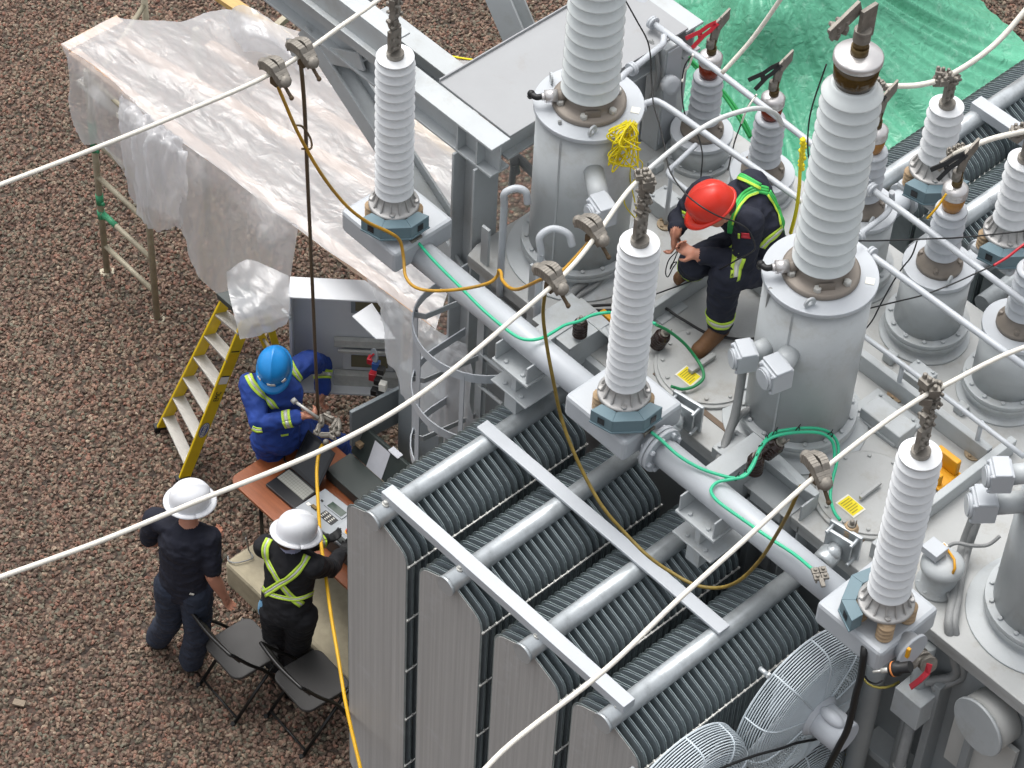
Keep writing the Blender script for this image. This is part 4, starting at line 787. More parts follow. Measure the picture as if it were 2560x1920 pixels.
# control cabinet with its open door
C_ = thing('control_cabinet', (-9.1, 8.4, .25), 'grey control cabinet with an open white door, between the ladder man and the plastic', 'cabinet')
u = V((.70, .71, 0)); v = V((-.71, .70, 0)); o = P(720, 743, 1.9); wd = .78; dp = .17; zb = .92
def cq(a, b, z): p = o + u * a + v * b; return V((p.x, p.y, z))
mb = MB(); t_ = .012
mb.hexa([cq(0, 0, 1.9), cq(wd, 0, 1.9), cq(wd, dp, 1.93), cq(0, dp, 1.93)], [cq(0, 0, 1.885), cq(wd, 0, 1.885), cq(wd, dp, 1.915), cq(0, dp, 1.915)])
mb.hexa([cq(0, dp - t_, zb), cq(wd, dp - t_, zb), cq(wd, dp - t_, 1.9), cq(0, dp - t_, 1.9)], [cq(0, dp, zb), cq(wd, dp, zb), cq(wd, dp, 1.9), cq(0, dp, 1.9)])
for a in (0, wd - .02): mb.hexa([cq(a, 0, zb), cq(a + .02, 0, zb), cq(a + .02, 0, 1.884), cq(a, 0, 1.884)], [cq(a, dp - t_, zb), cq(a + .02, dp - t_, zb), cq(a + .02, dp - t_, 1.884), cq(a, dp - t_, 1.884)])
mb.hexa([cq(.02, 0, zb), cq(wd - .02, 0, zb), cq(wd - .02, dp - t_, zb), cq(.02, dp - t_, zb)], [cq(.02, 0, zb + .02), cq(wd - .02, 0, zb + .02), cq(wd - .02, dp - t_, zb + .02), cq(.02, dp - t_, zb + .02)])
door = mb.build('door', CABW, C_, .004)
def dpanel(a0, a1, z0, z1, b, m, name, th=.012):
    mb = MB(); mb.hexa([cq(a0, b, z0), cq(a1, b, z0), cq(a1, b, z1), cq(a0, b, z1)], [cq(a0, b + th, z0), cq(a1, b + th, z0), cq(a1, b + th, z1), cq(a0, b + th, z1)]); mb.build(name, m, door, .003)
dpanel(.42, .68, 1.62, 1.86, dp - .028, CABG, 'window_frame'); dpanel(.45, .65, 1.65, 1.83, dp - .034, GLASSY, 'window_pane')
dpanel(.3, .72, 1.30, 1.37, dp - .06, CLOUD, 'document_tray', .04); dpanel(.33, .74, 1.27, 1.295, dp - .09, ROD, 'tray_rail', .02); dpanel(.36, .72, 1.06, 1.25, dp - .05, CABW, 'lower_frame', .03); dpanel(.42, .68, 1.1, 1.22, dp - .06, GLASSY, 'lower_window', .008); dpanel(.3, .76, .94, 1.05, dp - .1, CLOUD, 'lower_tray', .06)
mb = MB(); q = cq(-.03, .02, 1.72); mb.box(q, (.05, .02, .04)); mb.cyl(q, q + V((.07, 0, 0)), .012, n=8); mb.build('hinge', GALV, door)
# body at the right of the door
e = cq(wd + .02, -.05, 0); bx0, by0 = -9.32, 8.35
mb = MB(); mb.bb((bx0 - .0, by0 - .05, .3), (bx0 + .42, by0 + .45, 1.7)); mb.build('body', CABG, C_, .006)
mb = MB(); q = [P(x, y, 1.92) for x, y in ((880, 795), (925, 762), (975, 830), (960, 860))]; mb.prism([P(880, 793, 1.95), P(930, 760, 1.95), P(990, 850, 1.9), P(940, 850, 1.9)], (0, 0, .012)); mb.build('rain_hood', CABW, C_, .003)
rnd = random.Random(5)
for k, m_ in enumerate((REDP, mat('blue_switch', '#234d8a', .4), BLACK, REDP, BLACK, LABW, BLACK, BLACK)):
    p = PA(928 + (k % 3) * 11 + k * 1.5, 900 + k * 13, 1, by0 - .06); mb = MB(); mb.box(p, (.05, .05, .05 + .02 * (k % 2)), rotz(.5)); mb.build('switchgear', m_, C_, .004)
mb = MB(); p = PA(938, 888, 1, by0 - .055); mb.lathe([(.05, 0), (.05, .01)], p, (-.3, -1, .2), 20); mb.build('gauge_face', CABG, C_); mb = MB(); mb.box(p + V((-.01, -.02, 0)), (.012, .012, .07), Matrix.Rotation(.5, 3, 'Y')); mb.build('red_pointer', REDP, C_)
# inner swing panel with the warning triangle
uu = V((.12, .99, 0)).normalized(); ww = V((-uu.y, uu.x, 0)); o2 = P(873, 1026, 1.34)
def sq(a, b, z): p = o2 + uu * a + ww * b; return V((p.x, p.y, z))
mb = MB(); mb.hexa([sq(0, 0, .98), sq(.72, 0, .98), sq(.72, 0, 1.34), sq(0, 0, 1.34)], [sq(0, -.03, .98), sq(.72, -.03, .98), sq(.72, -.03, 1.34), sq(0, -.03, 1.34)]); pn = mb.build('swing_panel', CABG, C_, .004)
def spq(a, z, da, dz, m_, n_): mb = MB(); mb.hexa([sq(a, .001, z), sq(a + da, .001, z), sq(a + da, .001, z + dz), sq(a, .001, z + dz)], [sq(a, .008, z), sq(a + da, .008, z), sq(a + da, .008, z + dz), sq(a, .008, z + dz)]); mb.build(n_, m_, pn)
for a, z, da, dz, m_ in ((.25, 1.24, .12, .04, RUST), (.28, 1.19, .05, .03, BRNSTRIP), (.45, 1.2, .05, .04, BRNSTRIP), (.36, 1.06, .05, .04, BLACK)): spq(a, z, da, dz, m_ if m_ != RUST else BRNSTRIP, 'switch_plate')
mb = MB(); mb.add([sq(.07, .004, 1.19), sq(.15, .004, 1.19), sq(.11, .004, 1.27)], [(0, 1, 2)]); wt = mb.build('warning_triangle', WARN, pn)
mb = MB(); mb.add([sq(.105, .006, 1.2), sq(.115, .006, 1.2), sq(.113, .006, 1.245), sq(.107, .006, 1.245)], [(0, 1, 2, 3)]); mb.build('triangle_mark', BLACK, wt)
# ------------------------------------------------------------------ green tarp
mb = MB()
def tz(x, y):
    return 0
net = [[P(1690, -60, .1), P(1790, -70, .6), P(1880, -90, 1.3), P(2050, -80, 1.3), P(2250, -70, .8), P(2400, -60, .1)],
       [P(1640, 60, .06), P(1760, 60, .55), P(1890, 40, 1.15), P(2080, 60, 1.0), P(2300, 60, .6), P(2490, 60, .06)],
       [P(1605, 110, .06), P(1740, 190, .4), P(1900, 190, .75), P(2120, 210, .65), P(2370, 190, .4), P(2570, 130, .06)],
       [P(1590, 250, .05), P(1740, 330, .3), P(1920, 370, .45), P(2150, 380, .4), P(2430, 330, .25), P(2680, 260, .05)],
       [P(1600, 500, .05), P(1780, 600, .15), P(1950, 640, .2), P(2200, 650, .2), P(2500, 560, .12), P(2800, 420, .05)]]
pk = P(1880, -100, 1.3); rows = [spline(r, 40) for r in net]; cols_ = [spline([r[j] for r in rows], 34) for j in range(len(rows[0]))]
grid_ = []
for i in range(len(cols_[0])):
    o_ = []
    for c_2 in cols_:
        p = c_2[i].copy(); dx, dy = p.x - pk.x, p.y - pk.y; an = math.atan2(dy, dx); rr = math.hypot(dx, dy)
        fo = .12 * noise.noise(V((an * 5, rr * .25, 3))) + .085 * (1 - 2 * abs(noise.noise(V((an * 11, rr * .35, 8))))) + .015 * noise.noise(V((an * 30, rr * 1.2, 5)))
        p.z = max(p.z + fo * min(1, rr / 1.2), .02); o_.append(p)
    grid_.append(o_)
mb.grid(grid_)
tarp = mb.build('green_tarp', TARP, None, label='large crinkled green tarpaulin spread on the ground behind the transformer', cat='tarpaulin')
mb = MB(); c = P(1670, 29, .1); mb.lathe([(.028, 0), (.028, .006), (.012, .006)], c + V((0, 0, .05)), (0, 0, 1), 16); mb.lathe([(.012, 0), (.012, .008)], c + V((0, 0, .05)), (0, 0, 1), 10); g_ = mb.build('grommet', LABW, tarp)
# ------------------------------------------------------------------ conductors, leads and clamps
def cable(name, label, cat, pts, r, m, n=8, group=None, seg=10, parent=None):
    mb = MB(); mb.tube(spline(pts, n), r, seg); return mb.build(name, m, parent, label=label, cat=cat, group=group)
zA1 = a1[1] + .65; zA2 = ztop(a2[0], 442); zA3 = ztop(a3[0], 958)
C1 = [P(x, y, z) for x, y, z in ((-1500, 930, zA1 + .4), (-700, 720, zA1 + .1), (-120, 510, zA1), (0, 462, zA1), (230, 374, zA1), (460, 281, zA1), (685, 180, zA1), (860, 60, zA1), (945, 0, zA1), (1080, -110, zA1), (1700, -600, zA1 + .3))]
cable('bus_conductor', 'white stranded conductor across the upper left, carrying two clamps', 'conductor', C1, .0125, CABLEW, group='white overhead conductors')
C2 = [P(x, y, zA2) for x, y in ((-1500, 1950), (-700, 1690), (-120, 1486), (0, 1443), (250, 1353), (486, 1256), (810, 1123), (1042, 992), (1273, 806), (1435, 660), (1560, 490), (1605, 443))]
cable('bus_conductor', 'white stranded conductor running across the picture to the centre arrester', 'conductor', C2, .0125, CABLEW, group='white overhead conductors')
C2b = [P(x, y, z) for x, y, z in ((1605, 440, zA2), (1626, 420, zA2), (1707, 353, 5.95), (1780, 306, 5.95), (1837, 283, 5.9), (1895, 271, 5.85), (1939, 285, 5.7), (1955, 312, 5.55))]
cable('jumper', 'light grey jumper arching from the centre arrester towards the small bushings', 'conductor', C2b, .0135, CABLEG)
C3 = [P(x, y, zA3) for x, y in ((-300, 3000), (500, 2440), (1090, 2030), (1280, 1857), (1511, 1676), (1685, 1509), (1859, 1352), (2032, 1196), (2206, 1060), (2320, 984), (2363, 963), (2484, 900), (2600, 853), (3100, 660))]
cable('bus_conductor', 'white conductor across the lower right to the right arrester and the right edge', 'conductor', C3, .0125, CABLEW, group='white overhead conductors')
cable('jumper', 'white conductor end hanging down in front of the tarp beside the leftmost small bushing', 'conductor', [P(1975, -40, 5.8), P(1950, 0, 5.6), P(1880, 98, 5.3), P(1805, 183, 5.1)], .0135, CABLEW)
zf1 = ztop(fa1[0], 190); zf2 = ztop(fa2[0], 318)
cable('jumper', 'thick white conductor over the short far arrester to the upper right corner', 'conductor', [P(2195, 216, zf1 + .05), P(2250, 215, zf1), P(2300, 212, zf1), P(2360, 195, zf1), P(2440, 148, zf1 + .1), P(2510, 88, zf1 + .2), P(2600, -20, zf1 + .4)], .017, CABLEW)
cable('jumper', 'thick white conductor from a loose clamp to the far arrester at the right edge', 'conductor', [P(2385, 387, zf2 - .1), P(2420, 370, zf2), P(2470, 350, zf2), P(2515, 338, zf2), P(2600, 320, zf2 + .1)], .017, CABLEW)
def cluster(label, c, s=1.0, seed=1, plate=True):
    rnd = random.Random(seed); mb = MB()
    for k in range(5):
        o = c + V((rnd.uniform(-.03, .03), rnd.uniform(-.03, .03), rnd.uniform(-.04, .04))) * s; M = Matrix.Rotation(rnd.uniform(-1, 1), 3, 'Z'); mb.box(o, (.055 * s, .05 * s, .04 * s), M)
        for dx in (-1, 1): mb.bolt(o + M @ V((dx * .015, .0, .02)) * s, (0, 0, 1), .012 * s, .025 * s); 
    if plate: mb.box(c + V((0, -.08, -.03)) * s, (.016, .16 * s, .08 * s))
    mb.build('connector', CLAMPM, None, .002, label, 'connector', 'bolted conductor connectors')
cluster('bolted connector on top of the centre arrester', P(1605, 446, zA2), 1.1, 2, False); cluster('bolted connector on top of the right arrester', P(2325, 972, zA3), 1.1, 3, False); cluster('bolted connector on the far arrester beside the tarp', P(2358, 197, zf1), 1, 4, False)
cluster('bolted connector on the far arrester at the right edge', P(2546, 330, zf2), 1, 7, False); cluster('loose connector with flat plate above the far counter housing', P(2392, 380, zf2 - .1), .9, 5); cluster('loose connector end beside the centre tall bushing', P(2196, 216, zf1 + .05), .9, 6, False)
def hot_clamp(label, px, py, z, d=V((1, 0, 0)), tail=True):
    c = P(px, py, z); t = thing('ground_clamp', c, label, 'ground clamp', 'cast grounding clamps on the conductors'); d = d.normalized(); up = V((0, 0, 1)); s = up.cross(d)
    mb = MB()
    for sg in (-1, 1):
        pts = [c + d * a * .085 + s * (sg * (.02 + .006 * math.cos(a * 3))) + up * (.045 * math.cos(a * 1.5) + .01 - (.015 if a > .6 else 0)) for a in [-1 + .2 * k for k in range(11)]]
        for k in range(10):
            mb.hexa([pts[k] + up * .028 - s * .02, pts[k] + up * .028 + s * .02, pts[k] - up * .032 + s * .02, pts[k] - up * .032 - s * .02], [pts[k + 1] + up * .028 - s * .02, pts[k + 1] + up * .028 + s * .02, pts[k + 1] - up * .032 + s * .02, pts[k + 1] - up * .032 - s * .02])
    mb.ball(c + d * .085 + up * .0, .036, n=12); mb.ball(c - d * .085 + up * .005, .034, n=12)
    mb.build('clamp_body', CLAMPM, t, .003)
    mb = MB(); e = c + d * .075 - up * .03; mb.cyl(e, e + d * .06 - up * .05, .01, n=8); mb.ball(e + d * .06 - up * .05, .014, n=8); mb.build('eye_screw', BROWNC, t, .002); mb = MB(); mb.box(c - up * .055, (.05, .03, .05)); mb.build('lead_terminal', BROWNC, t, .004); return c
k1 = hot_clamp('grey ground clamp with the yellow lead on the upper left conductor', 686, 182, zA1); k2 = hot_clamp('grey ground clamp with the brown lead on the upper left conductor', 755, 135, zA1)
k3 = hot_clamp('grey ground clamp on the conductor nearer the centre arrester', 1477, 578, zA2); k4 = hot_clamp('grey ground clamp where the yellow and khaki leads meet', 1375, 698, zA2); k5 = hot_clamp('tan ground clamp on the lower right conductor with the khaki lead', 2040, 1176, zA3, V((1, -.3, 0)))
cable('ground_lead', 'yellow grounding lead from the upper left clamp down past the left arrester', 'grounding lead', [P(*q) for q in ((690, 205, zA1 - .08), (710, 252, 5.75), (745, 332, 5.5), (800, 430, 5.2), (860, 508, 4.9), (915, 553, 4.72), (975, 582, 4.6), (1000, 603, 4.5), (1009, 645, 4.4), (1014, 690, 4.35), (1038, 718, 4.35), (1085, 727, 4.4), (1160, 722, 4.5), (1220, 708, 4.6), (1243, 690, 4.65), (1247, 676, 4.72), (1253, 682, 4.75), (1256, 700, 4.8), (1275, 720, 4.9), (1300, 722, 5.1), (1345, 702, 5.6), (1368, 692, zA2 - .05))], .0095, YELC)
cable('ground_lead', 'khaki grounding lead hanging in a deep loop over the radiators', 'grounding lead', [P(*q) for q in ((1362, 735, zA2 - .1), (1358, 790, 5.6), (1368, 870, 5.4), (1385, 960, 5.2), (1402, 1040, 5.0), (1430, 1120, 4.85), (1470, 1205, 4.7), (1512, 1275, 4.6), (1562, 1332, 4.5), (1620, 1390, 4.45), (1680, 1432, 4.4), (1740, 1463, 4.4), (1800, 1469, 4.45), (1850, 1450, 4.6), (1900, 1400, 4.85), (1942, 1335, 5.2), (1975, 1275, 5.6), (2002, 1215, zA3 - .1))], .0095, KHAKI)
cable('ground_lead', 'short ochre lead end hanging under the conductor beside the centre arrester', 'grounding lead', [P(1477, 598, zA2 - .06), P(1450, 630, zA2 - .1), P(1415, 668, zA2 - .1), P(1390, 690, zA2 - .06)], .008, YELC)
cable('ground_lead', 'brown grounding lead hanging from the upper left conductor to the man in blue', 'grounding lead', [P(*q) for q in ((752, 160, zA1 - .1), (757, 210, 5.8), (763, 300, 5.4), (769, 450, 4.6), (776, 600, 3.8), (783, 760, 2.9), (789, 900, 2.0), (795, 1035, 1.2))], .0115, BROWNC)
cable('lead_strap', 'short dark strap tying the brown and yellow leads together', 'strap', [P(737, 313, 5.5), P(755, 316, 5.48), P(772, 338, 5.42), P(779, 358, 5.38), P(776, 372, 5.36), P(755, 372, 5.4)], .006, BROWNC)
cable('test_cable', 'thick yellow cable hanging from the clamp tool past the table to the bottom edge', 'cable', [P(*q) for q in ((806, 1112, 1.12), (797, 1135, 1.12), (792, 1180, 1.1), (795, 1250, 1.1), (800, 1330, 1.15), (808, 1400, 1.2), (817, 1460, 1.2), (828, 1540, 1.2), (845, 1640, 1.2), (862, 1745, 1.2), (880, 1830, 1.25), (900, 1915, 1.3), (918, 2000, 1.4))], .0125, YELN)
gz = 4.07
gr = [P(x, y, gz) for x, y in ((1040, 600), (1085, 652), (1155, 722), (1205, 772), (1255, 815), (1295, 843), (1325, 850), (1355, 845), (1380, 832), (1412, 813), (1448, 803), (1475, 790))]
cable('ground_wire', 'light green ground wire lying along the left pipe section to the brown insulators', 'ground wire', gr + [P(*q) for q in ((1510, 782, 4.1), (1540, 783, 4.08), (1600, 795, 4.08), (1640, 810, 4.08))], .0095, GRNC)
cable('ground_wire', 'dark green ground wire looping over the left round cover by the boot', 'ground wire', [P(*q) for q in ((1640, 812, 4.08), (1672, 828, 4.0), (1710, 858, 3.9), (1740, 895, 3.82), (1757, 925, 3.8), (1757, 948, 3.78), (1735, 966, 3.77), (1705, 973, 3.77), (1678, 966, 3.8))], .0095, GRND)
tops = [(1590, 1118), (1640, 1152), (1700, 1180), (1760, 1191), (1812, 1196), (1848, 1194), (1870, 1182), (1885, 1160)]
cable('ground_wire', 'green ground wire from the centre arrester along the pipe into the tied bundle', 'ground wire', [P(1628, 1080, 4.1)] + [P(1655, 1102, 4.08), P(1695, 1138, 4.07), P(1745, 1168, 4.06), P(1795, 1186, 4.06), P(1840, 1195, 4.06), P(1868, 1180, 4.07), P(1887, 1150, 4.08), P(1903, 1115, 4.1), P(1930, 1085, 4.1), P(1965, 1075, 4.1), P(2020, 1070, 4.05), P(2060, 1075, 4.0), P(2085, 1092, 3.95), P(2096, 1120, 3.9), P(2090, 1165, 3.86), P(2080, 1205, 3.82), P(2076, 1245, 3.8), P(2086, 1280, 3.79), P(2100, 1300, 3.8)], .0095, GRNC)
cable('ground_wire', 'green ground wire from the right arrester along the pipe into the tied bundle', 'ground wire', [P(2032, 1424, 4.1), P(1985, 1385, 4.07), P(1925, 1346, 4.06), P(1862, 1302, 4.06), P(1800, 1258, 4.06), P(1780, 1235, 4.05), P(1779, 1220, 4.05), P(1795, 1205, 4.06), P(1830, 1198, 4.075), P(1862, 1190, 4.085), P(1882, 1165, 4.1), P(1897, 1130, 4.115), P(1922, 1098, 4.12), P(1965, 1084, 4.12), P(2020, 1080, 4.06), P(2055, 1084, 4.02), P(2078, 1100, 3.97), P(2086, 1125, 3.92), P(2085, 1160, 3.87)], .0095, GRNC)
for k, (x, y, z) in enumerate(((1842, 1194, 4.07), (1864, 1182, 4.08), (1887, 1148, 4.09), (1900, 1122, 4.1), (1917, 1096, 4.11), (1937, 1083, 4.11), (1994, 1075, 4.08), (2075, 1088, 3.98))):
    mb = MB(); c = P(x, y, z); d = (V((1, 0, 0)) if k in (0, 5, 6) else V((.4, .9, 0)) if k < 5 else V((1, -.5, 0))).normalized(); q = d.to_track_quat('Z', 'Y').to_matrix(); mb.tube([c + q @ V((.017 * math.cos(a * PI / 8), .022 * math.sin(a * PI / 8), 0)) for a in range(16)], .0035, 6, True); mb.cyl(c + V((0, 0, .016)), c + V((.005, .01, .045)), .003, n=6)
    mb.build('cable_tie', BLACK, None, label='black cable tie round the green ground wire bundle', cat='cable tie', group='black ties on the green bundle')
def post_ins(label, px, py, z0, m=BROWNP, tilt=(0, 0, 1), s=1.0):
    c = P(px, py, z0); t = thing('post_insulator', c, label, 'insulator', 'small post insulators carrying the ground wires'); pr = [(.03 * s, 0)]
    for k in range(5): pr += [(.044 * s, (.008 + k * .02) * s), (.044 * s, (.015 + k * .02) * s), (.034 * s, (.02 + k * .02) * s)]
    mb = MB(); mb.lathe(pr + [(.036 * s, .115 * s), (.03 * s, .12 * s)], c, tilt, 24); mb.build('ribbed_body', m, t)
    ax = V(tilt).normalized(); mb = MB(); mb.cyl(c + ax * .118 * s, c + ax * .13 * s, .024 * s, n=16); mb.bolt(c + ax * .13 * s, ax, .014 * s, .03 * s); mb.cyl(c + ax * .12 * s + V((.02, .01, 0)), c + ax * .17 * s + V((.02, .01, 0)), .005, n=6); mb.build('terminal_cap', CLAMPM, t)
post_ins('dark brown ribbed insulator on the stand left of the centre arrester', 1449, 838, 3.89)
post_ins('dark brown ribbed insulator leaning on the lid right of the centre arrester', 1640, 862, 3.75, tilt=(.35, .1, 1), s=1.1)
post_ins('dark brown ribbed insulator under the tied green bundle, nearer the pipe', 1885, 1180, 3.91, s=1.1)
post_ins('dark brown ribbed insulator under the tied green bundle, against the centre turret', 1912, 1135, 3.95, tilt=(.4, .3, .8), s=1.1)
post_ins('beige ribbed insulator on the lid where the green wire ends', 2122, 1347, 3.78, BEIGE)
def gclamp(label, px, py, z, rz=0):
    c = P(px, py, z); mb = MB(); M = rotz(rz) * .82
    for i in (-1, 1):
        for j in (-1, 1): mb.box(c + M @ V((i * .026, j * .026, 0)), (.048, .048, .022), M); mb.bolt(c + M @ V((i * .026, j * .026, .011)), (0, 0, 1), .011, .012); mb.cyl(c + M @ V((i * .026, j * .026, -.06)), c + M @ V((i * .026, j * .026, 0)), .006, n=6)
    mb.box(c + M @ V((-.08, .01, .01)), (.07, .03, .02), M); mb.build('wire_clamp', CLAMPM, None, .003, label, 'wire clamp', 'four bolt wire clamps at the arrester counters')
gclamp('four bolt metal wire clamp at the left arrester', 1032, 590, 4.1); gclamp('four bolt metal wire clamp at the centre arrester', 1613, 1068, 4.1); gclamp('four bolt metal wire clamp at the right arrester', 2050, 1434, 4.1, 2.6); gclamp('four bolt metal wire clamp under the yellow lead at the far arrester', 2333, 480, 4.0, .5); gclamp('four bolt metal wire clamp at the right edge arrester', 2552, 600, 4.0, .5)
BL = 'black test leads strung over the lid'
def blk(label, px, r=.0045, name='test_lead', m=BLKC): return cable(name, label, 'test lead', [P(*q) for q in px], r, m, group=BL)
blk('thin black lead from the top edge over the red hat to the lid', ((1545, -30, 5.6), (1563, 0, 5.5), (1592, 52, 5.4), (1617, 98, 5.3), (1626, 139, 5.2), (1629, 202, 5.1), (1634, 260, 5.05), (1650, 316, 5.0), (1664, 376, 4.95), (1675, 428, 4.95), (1710, 480, 4.98), (1750, 514, 5.0), (1795, 540, 4.96), (1834, 553, 4.9), (1868, 573, 4.85), (1886, 607, 4.75), (1883, 627, 4.7), (1842, 650, 4.5), (1800, 673, 4.3), (1730, 702, 4.0), (1640, 735, 3.78)))
blk('thin black lead hanging from the red clip down behind the red hat', ((1728, 140, 5.05), (1712, 165, 4.95), (1705, 205, 4.85), (1706, 250, 4.7), (1714, 290, 4.55), (1733, 318, 4.45), (1748, 348, 4.3), (1756, 390, 4.1), (1752, 445, 3.9)))
blk('thin black lead hanging from the black clip behind the worker', ((1890, 238, 4.9), (1872, 262, 4.85), (1858, 295, 4.75), (1852, 312, 4.7), (1838, 350, 4.5), (1828, 390, 4.3), (1820, 425, 4.1)))
blk('thin black lead running down the centre tall bushing to the right edge', ((2066, 160, 6.0), (2030, 268, 5.75), (2020, 333, 5.6), (2021, 390, 5.45), (2030, 430, 5.4), (2047, 480, 5.3), (2070, 533, 5.2), (2100, 568, 5.1), (2122, 598, 5.02), (2160, 602, 4.95), (2220, 601, 4.85), (2325, 597, 4.8), (2412, 593, 4.75), (2600, 574, 4.7)))
blk('thin black lead from the eye lug turret down to the lid edge', ((2293, 602, 4.6), (2279, 640, 4.5), (2255, 671, 4.4), (2232, 706, 4.3), (2203, 758, 4.15), (2180, 802, 4.0), (2155, 832, 3.85)))
blk('thin black lead from the centre turret to the red lead at the right', ((2161, 774, 4.3), (2238, 755, 4.5), (2310, 737, 4.6), (2383, 709, 4.65), (2440, 683, 4.7), (2484, 664, 4.72)))
cable('test_lead', 'red test lead at the right edge', 'test lead', [P(2484, 664, 4.72), P(2520, 642, 4.74), P(2556, 614, 4.78), P(2620, 570, 4.8)], .008, REDP)
cable('test_lead', 'yellow test lead stub under the black clip by the far arrester', 'test lead', [P(2366, 484, 4.95), P(2350, 508, 4.9), P(2333, 530, 4.85), P(2318, 546, 4.8)], .007, YELN)
blk('pale lead wire from the red clip of the leftmost small bushing', ((1733, 136, 5.05), (1722, 165, 4.96), (1710, 180, 4.9), (1706, 205, 4.86)), .006, 'test_lead', LABW); blk('pale lead wire from the black clip behind the worker', ((1892, 236, 4.9), (1874, 262, 4.86), (1862, 285, 4.8), (1854, 308, 4.72)), .006, 'test_lead', LABW)
blk('thick black cable pair on the lid in front of the left turret', ((1365, 778, 3.72), (1400, 772, 3.76), (1445, 768, 3.78), (1530, 762, 3.78), (1640, 762, 3.75), (1700, 795, 3.74), (1760, 830, 3.74), (1800, 841, 3.76), (1850, 848, 3.76), (1900, 846, 3.76)), .009); blk('second thick black cable beside the black cable pair on the lid', ((1365, 782, 3.72), (1420, 779, 3.77), (1480, 776, 3.77), (1530, 775, 3.77), (1600, 768, 3.77)), .009)
cable('green_hose', 'green cable pair running along the tarp behind the small bushings', 'cable', [P(*q) for q in ((1645, 55, 3.2), (1680, 105, 3.0), (1720, 148, 2.9), (1770, 200, 2.8), (1810, 240, 2.7), (1850, 300, 2.6), (1875, 345, 2.5))], .012, GRNW); cable('green_hose', 'second green cable along the tarp beside the first', 'cable', [P(*q) for q in ((1648, 50, 3.2), (1690, 104, 3.0), (1730, 152, 2.9), (1775, 196, 2.8), (1818, 240, 2.7), (1857, 296, 2.6), (1882, 345, 2.5))], .012, GRNW)
cable('caution_line', 'thin yellow line stretched on the ground behind the left arrester', 'rope', [P(1020, 112, 1.6), P(1100, 135, 1.6), P(1185, 150, 1.6), P(1260, 156, 1.6)], .008, YELR)
# yellow string bundle
mb = MB(); rnd = random.Random(11); c0 = P(1572, 310, 4.92)
for k in range(13):
    pts = [P(1575 + rnd.uniform(-10, 10), 303 + rnd.uniform(-4, 4), 5.02)]
    for j in range(4): pts.append(P(1562 + rnd.uniform(-45, 40), 320 + j * 24 + rnd.uniform(-14, 14) + rnd.uniform(0, 30), 4.98 - j * .08))
    pts.append(P(1580 + rnd.uniform(-14, 14), 304 + rnd.uniform(-3, 8), 5.0)); mb.tube(spline(pts, 8), .0048, 6)
mb.tube(spline([P(1530, 375, 4.75), P(1510, 400, 4.65), P(1490, 430, 4.5), P(1490, 480, 4.35), P(1480, 530, 4.2)], 8), .004, 6); mb.tube(spline([P(1578, 400, 4.7), P(1576, 450, 4.45), P(1590, 520, 4.25), P(1590, 560, 4.15)], 8), .004, 6); mb.tube(spline([P(1595, 395, 4.7), P(1605, 420, 4.6), P(1560, 500, 4.4), P(1600, 560, 4.1), P(1605, 590, 4.0)], 8), .004, 6)
mb.build('string_bundle', YELR, None, label='tangled bundle of yellow string hung on the left turret', cat='string')
mb = MB(); mb.tube(spline([P(2010, 345, 5.2), P(2004, 380, 5.1), P(2000, 430, 4.9), P(1998, 470, 4.75), P(1990, 530, 4.5), P(1976, 585, 4.3)], 10), 1, flat=(.013, .005, (.4, .9, .1))); 
for k in range(9): mb.ball(P(2009 - k * .8 + (k % 3) * 2 - 2, 350 + k * 9, 5.2 - k * .035), .019 + .003 * (k % 2), 1, 1, .6, n=8)
mb.build('lanyard', YELR, None, label='yellow pleated safety lanyard beside the centre tall bushing', cat='lanyard')
# ------------------------------------------------------------------ valves, relief device, conduits, lower right
def valve(label, px, py, y, r=.065):
    c = PA(px, py, 1, y); t = thing('valve', c, label, 'valve', 'galvanized valves under the lid edge'); mb = MB(); mb.lathe([(r * .8, -.12), (r, -.1), (r, -.02), (r * .7, 0), (r * .7, .06)], c, (-.15, 1, 0), 28); mb.ball(c + V((.02, -.03, .03)), .05, n=12); mb.build('valve_body', GALV, t)
    mb = MB(); M = rotz(.15); o = c + V((0, .09, .02)); mb.box(o, (.21, .02, .21), M); mb.box(o - V((0, .05, 0)), (.17, .02, .17), M)
    for i in (-1, 1):
        for j in (-1, 1): mb.cyl(o + M @ V((i * .08, -.08, j * .08)), o + M @ V((i * .08, .02, j * .08)), .012, n=6)
    mb.build('square_flange', GALV, t, .004)
valve('galvanized valve with square flange right of the centre arrester box', 1690, 1052, 7.95); valve('galvanized valve with square flange beside the right arrester', 2082, 1378, 7.95)
c = P(2344, 1462, ZL); t = thing('pressure_relief_device', c, 'grey domed pressure relief device with an orange lever behind the right arrester', 'relief device')
mb = MB(); mb.lathe([(.125, 0), (.125, .02), (.1, .03), (.095, .15), (.12, .16), (.12, .19), (.1, .215), (.05, .23)], c, n=36); mb.ring((c.x, c.y), .11, 8, c.z + .02, .01, .01); mb.build('relief_body', GREY, t)
mb = MB(); o = c + V((-.06, -.02, .27)); mb.box(o, (.11, .1, .05)); mb.cyl(o + V((-.05, -.03, 0)), o + V((-.12, -.06, -.01)), .02, n=10); mb.build('switch_box', GREYC, t, .004)
mb = MB(); mb.tube([c + V((-.06, .06, .25)), c + V((.05, .02, .255)), c + V((.09, -.02, .25)), c + V((.09, -.03, .21))], .008, 6); mb.build('lever', ORANGE, t)
mb = MB(); p = P(2362, 1362, ZL + .232); mb.box(p, (.03, .02, .003)); mb.build('label_plate', LABW, t)
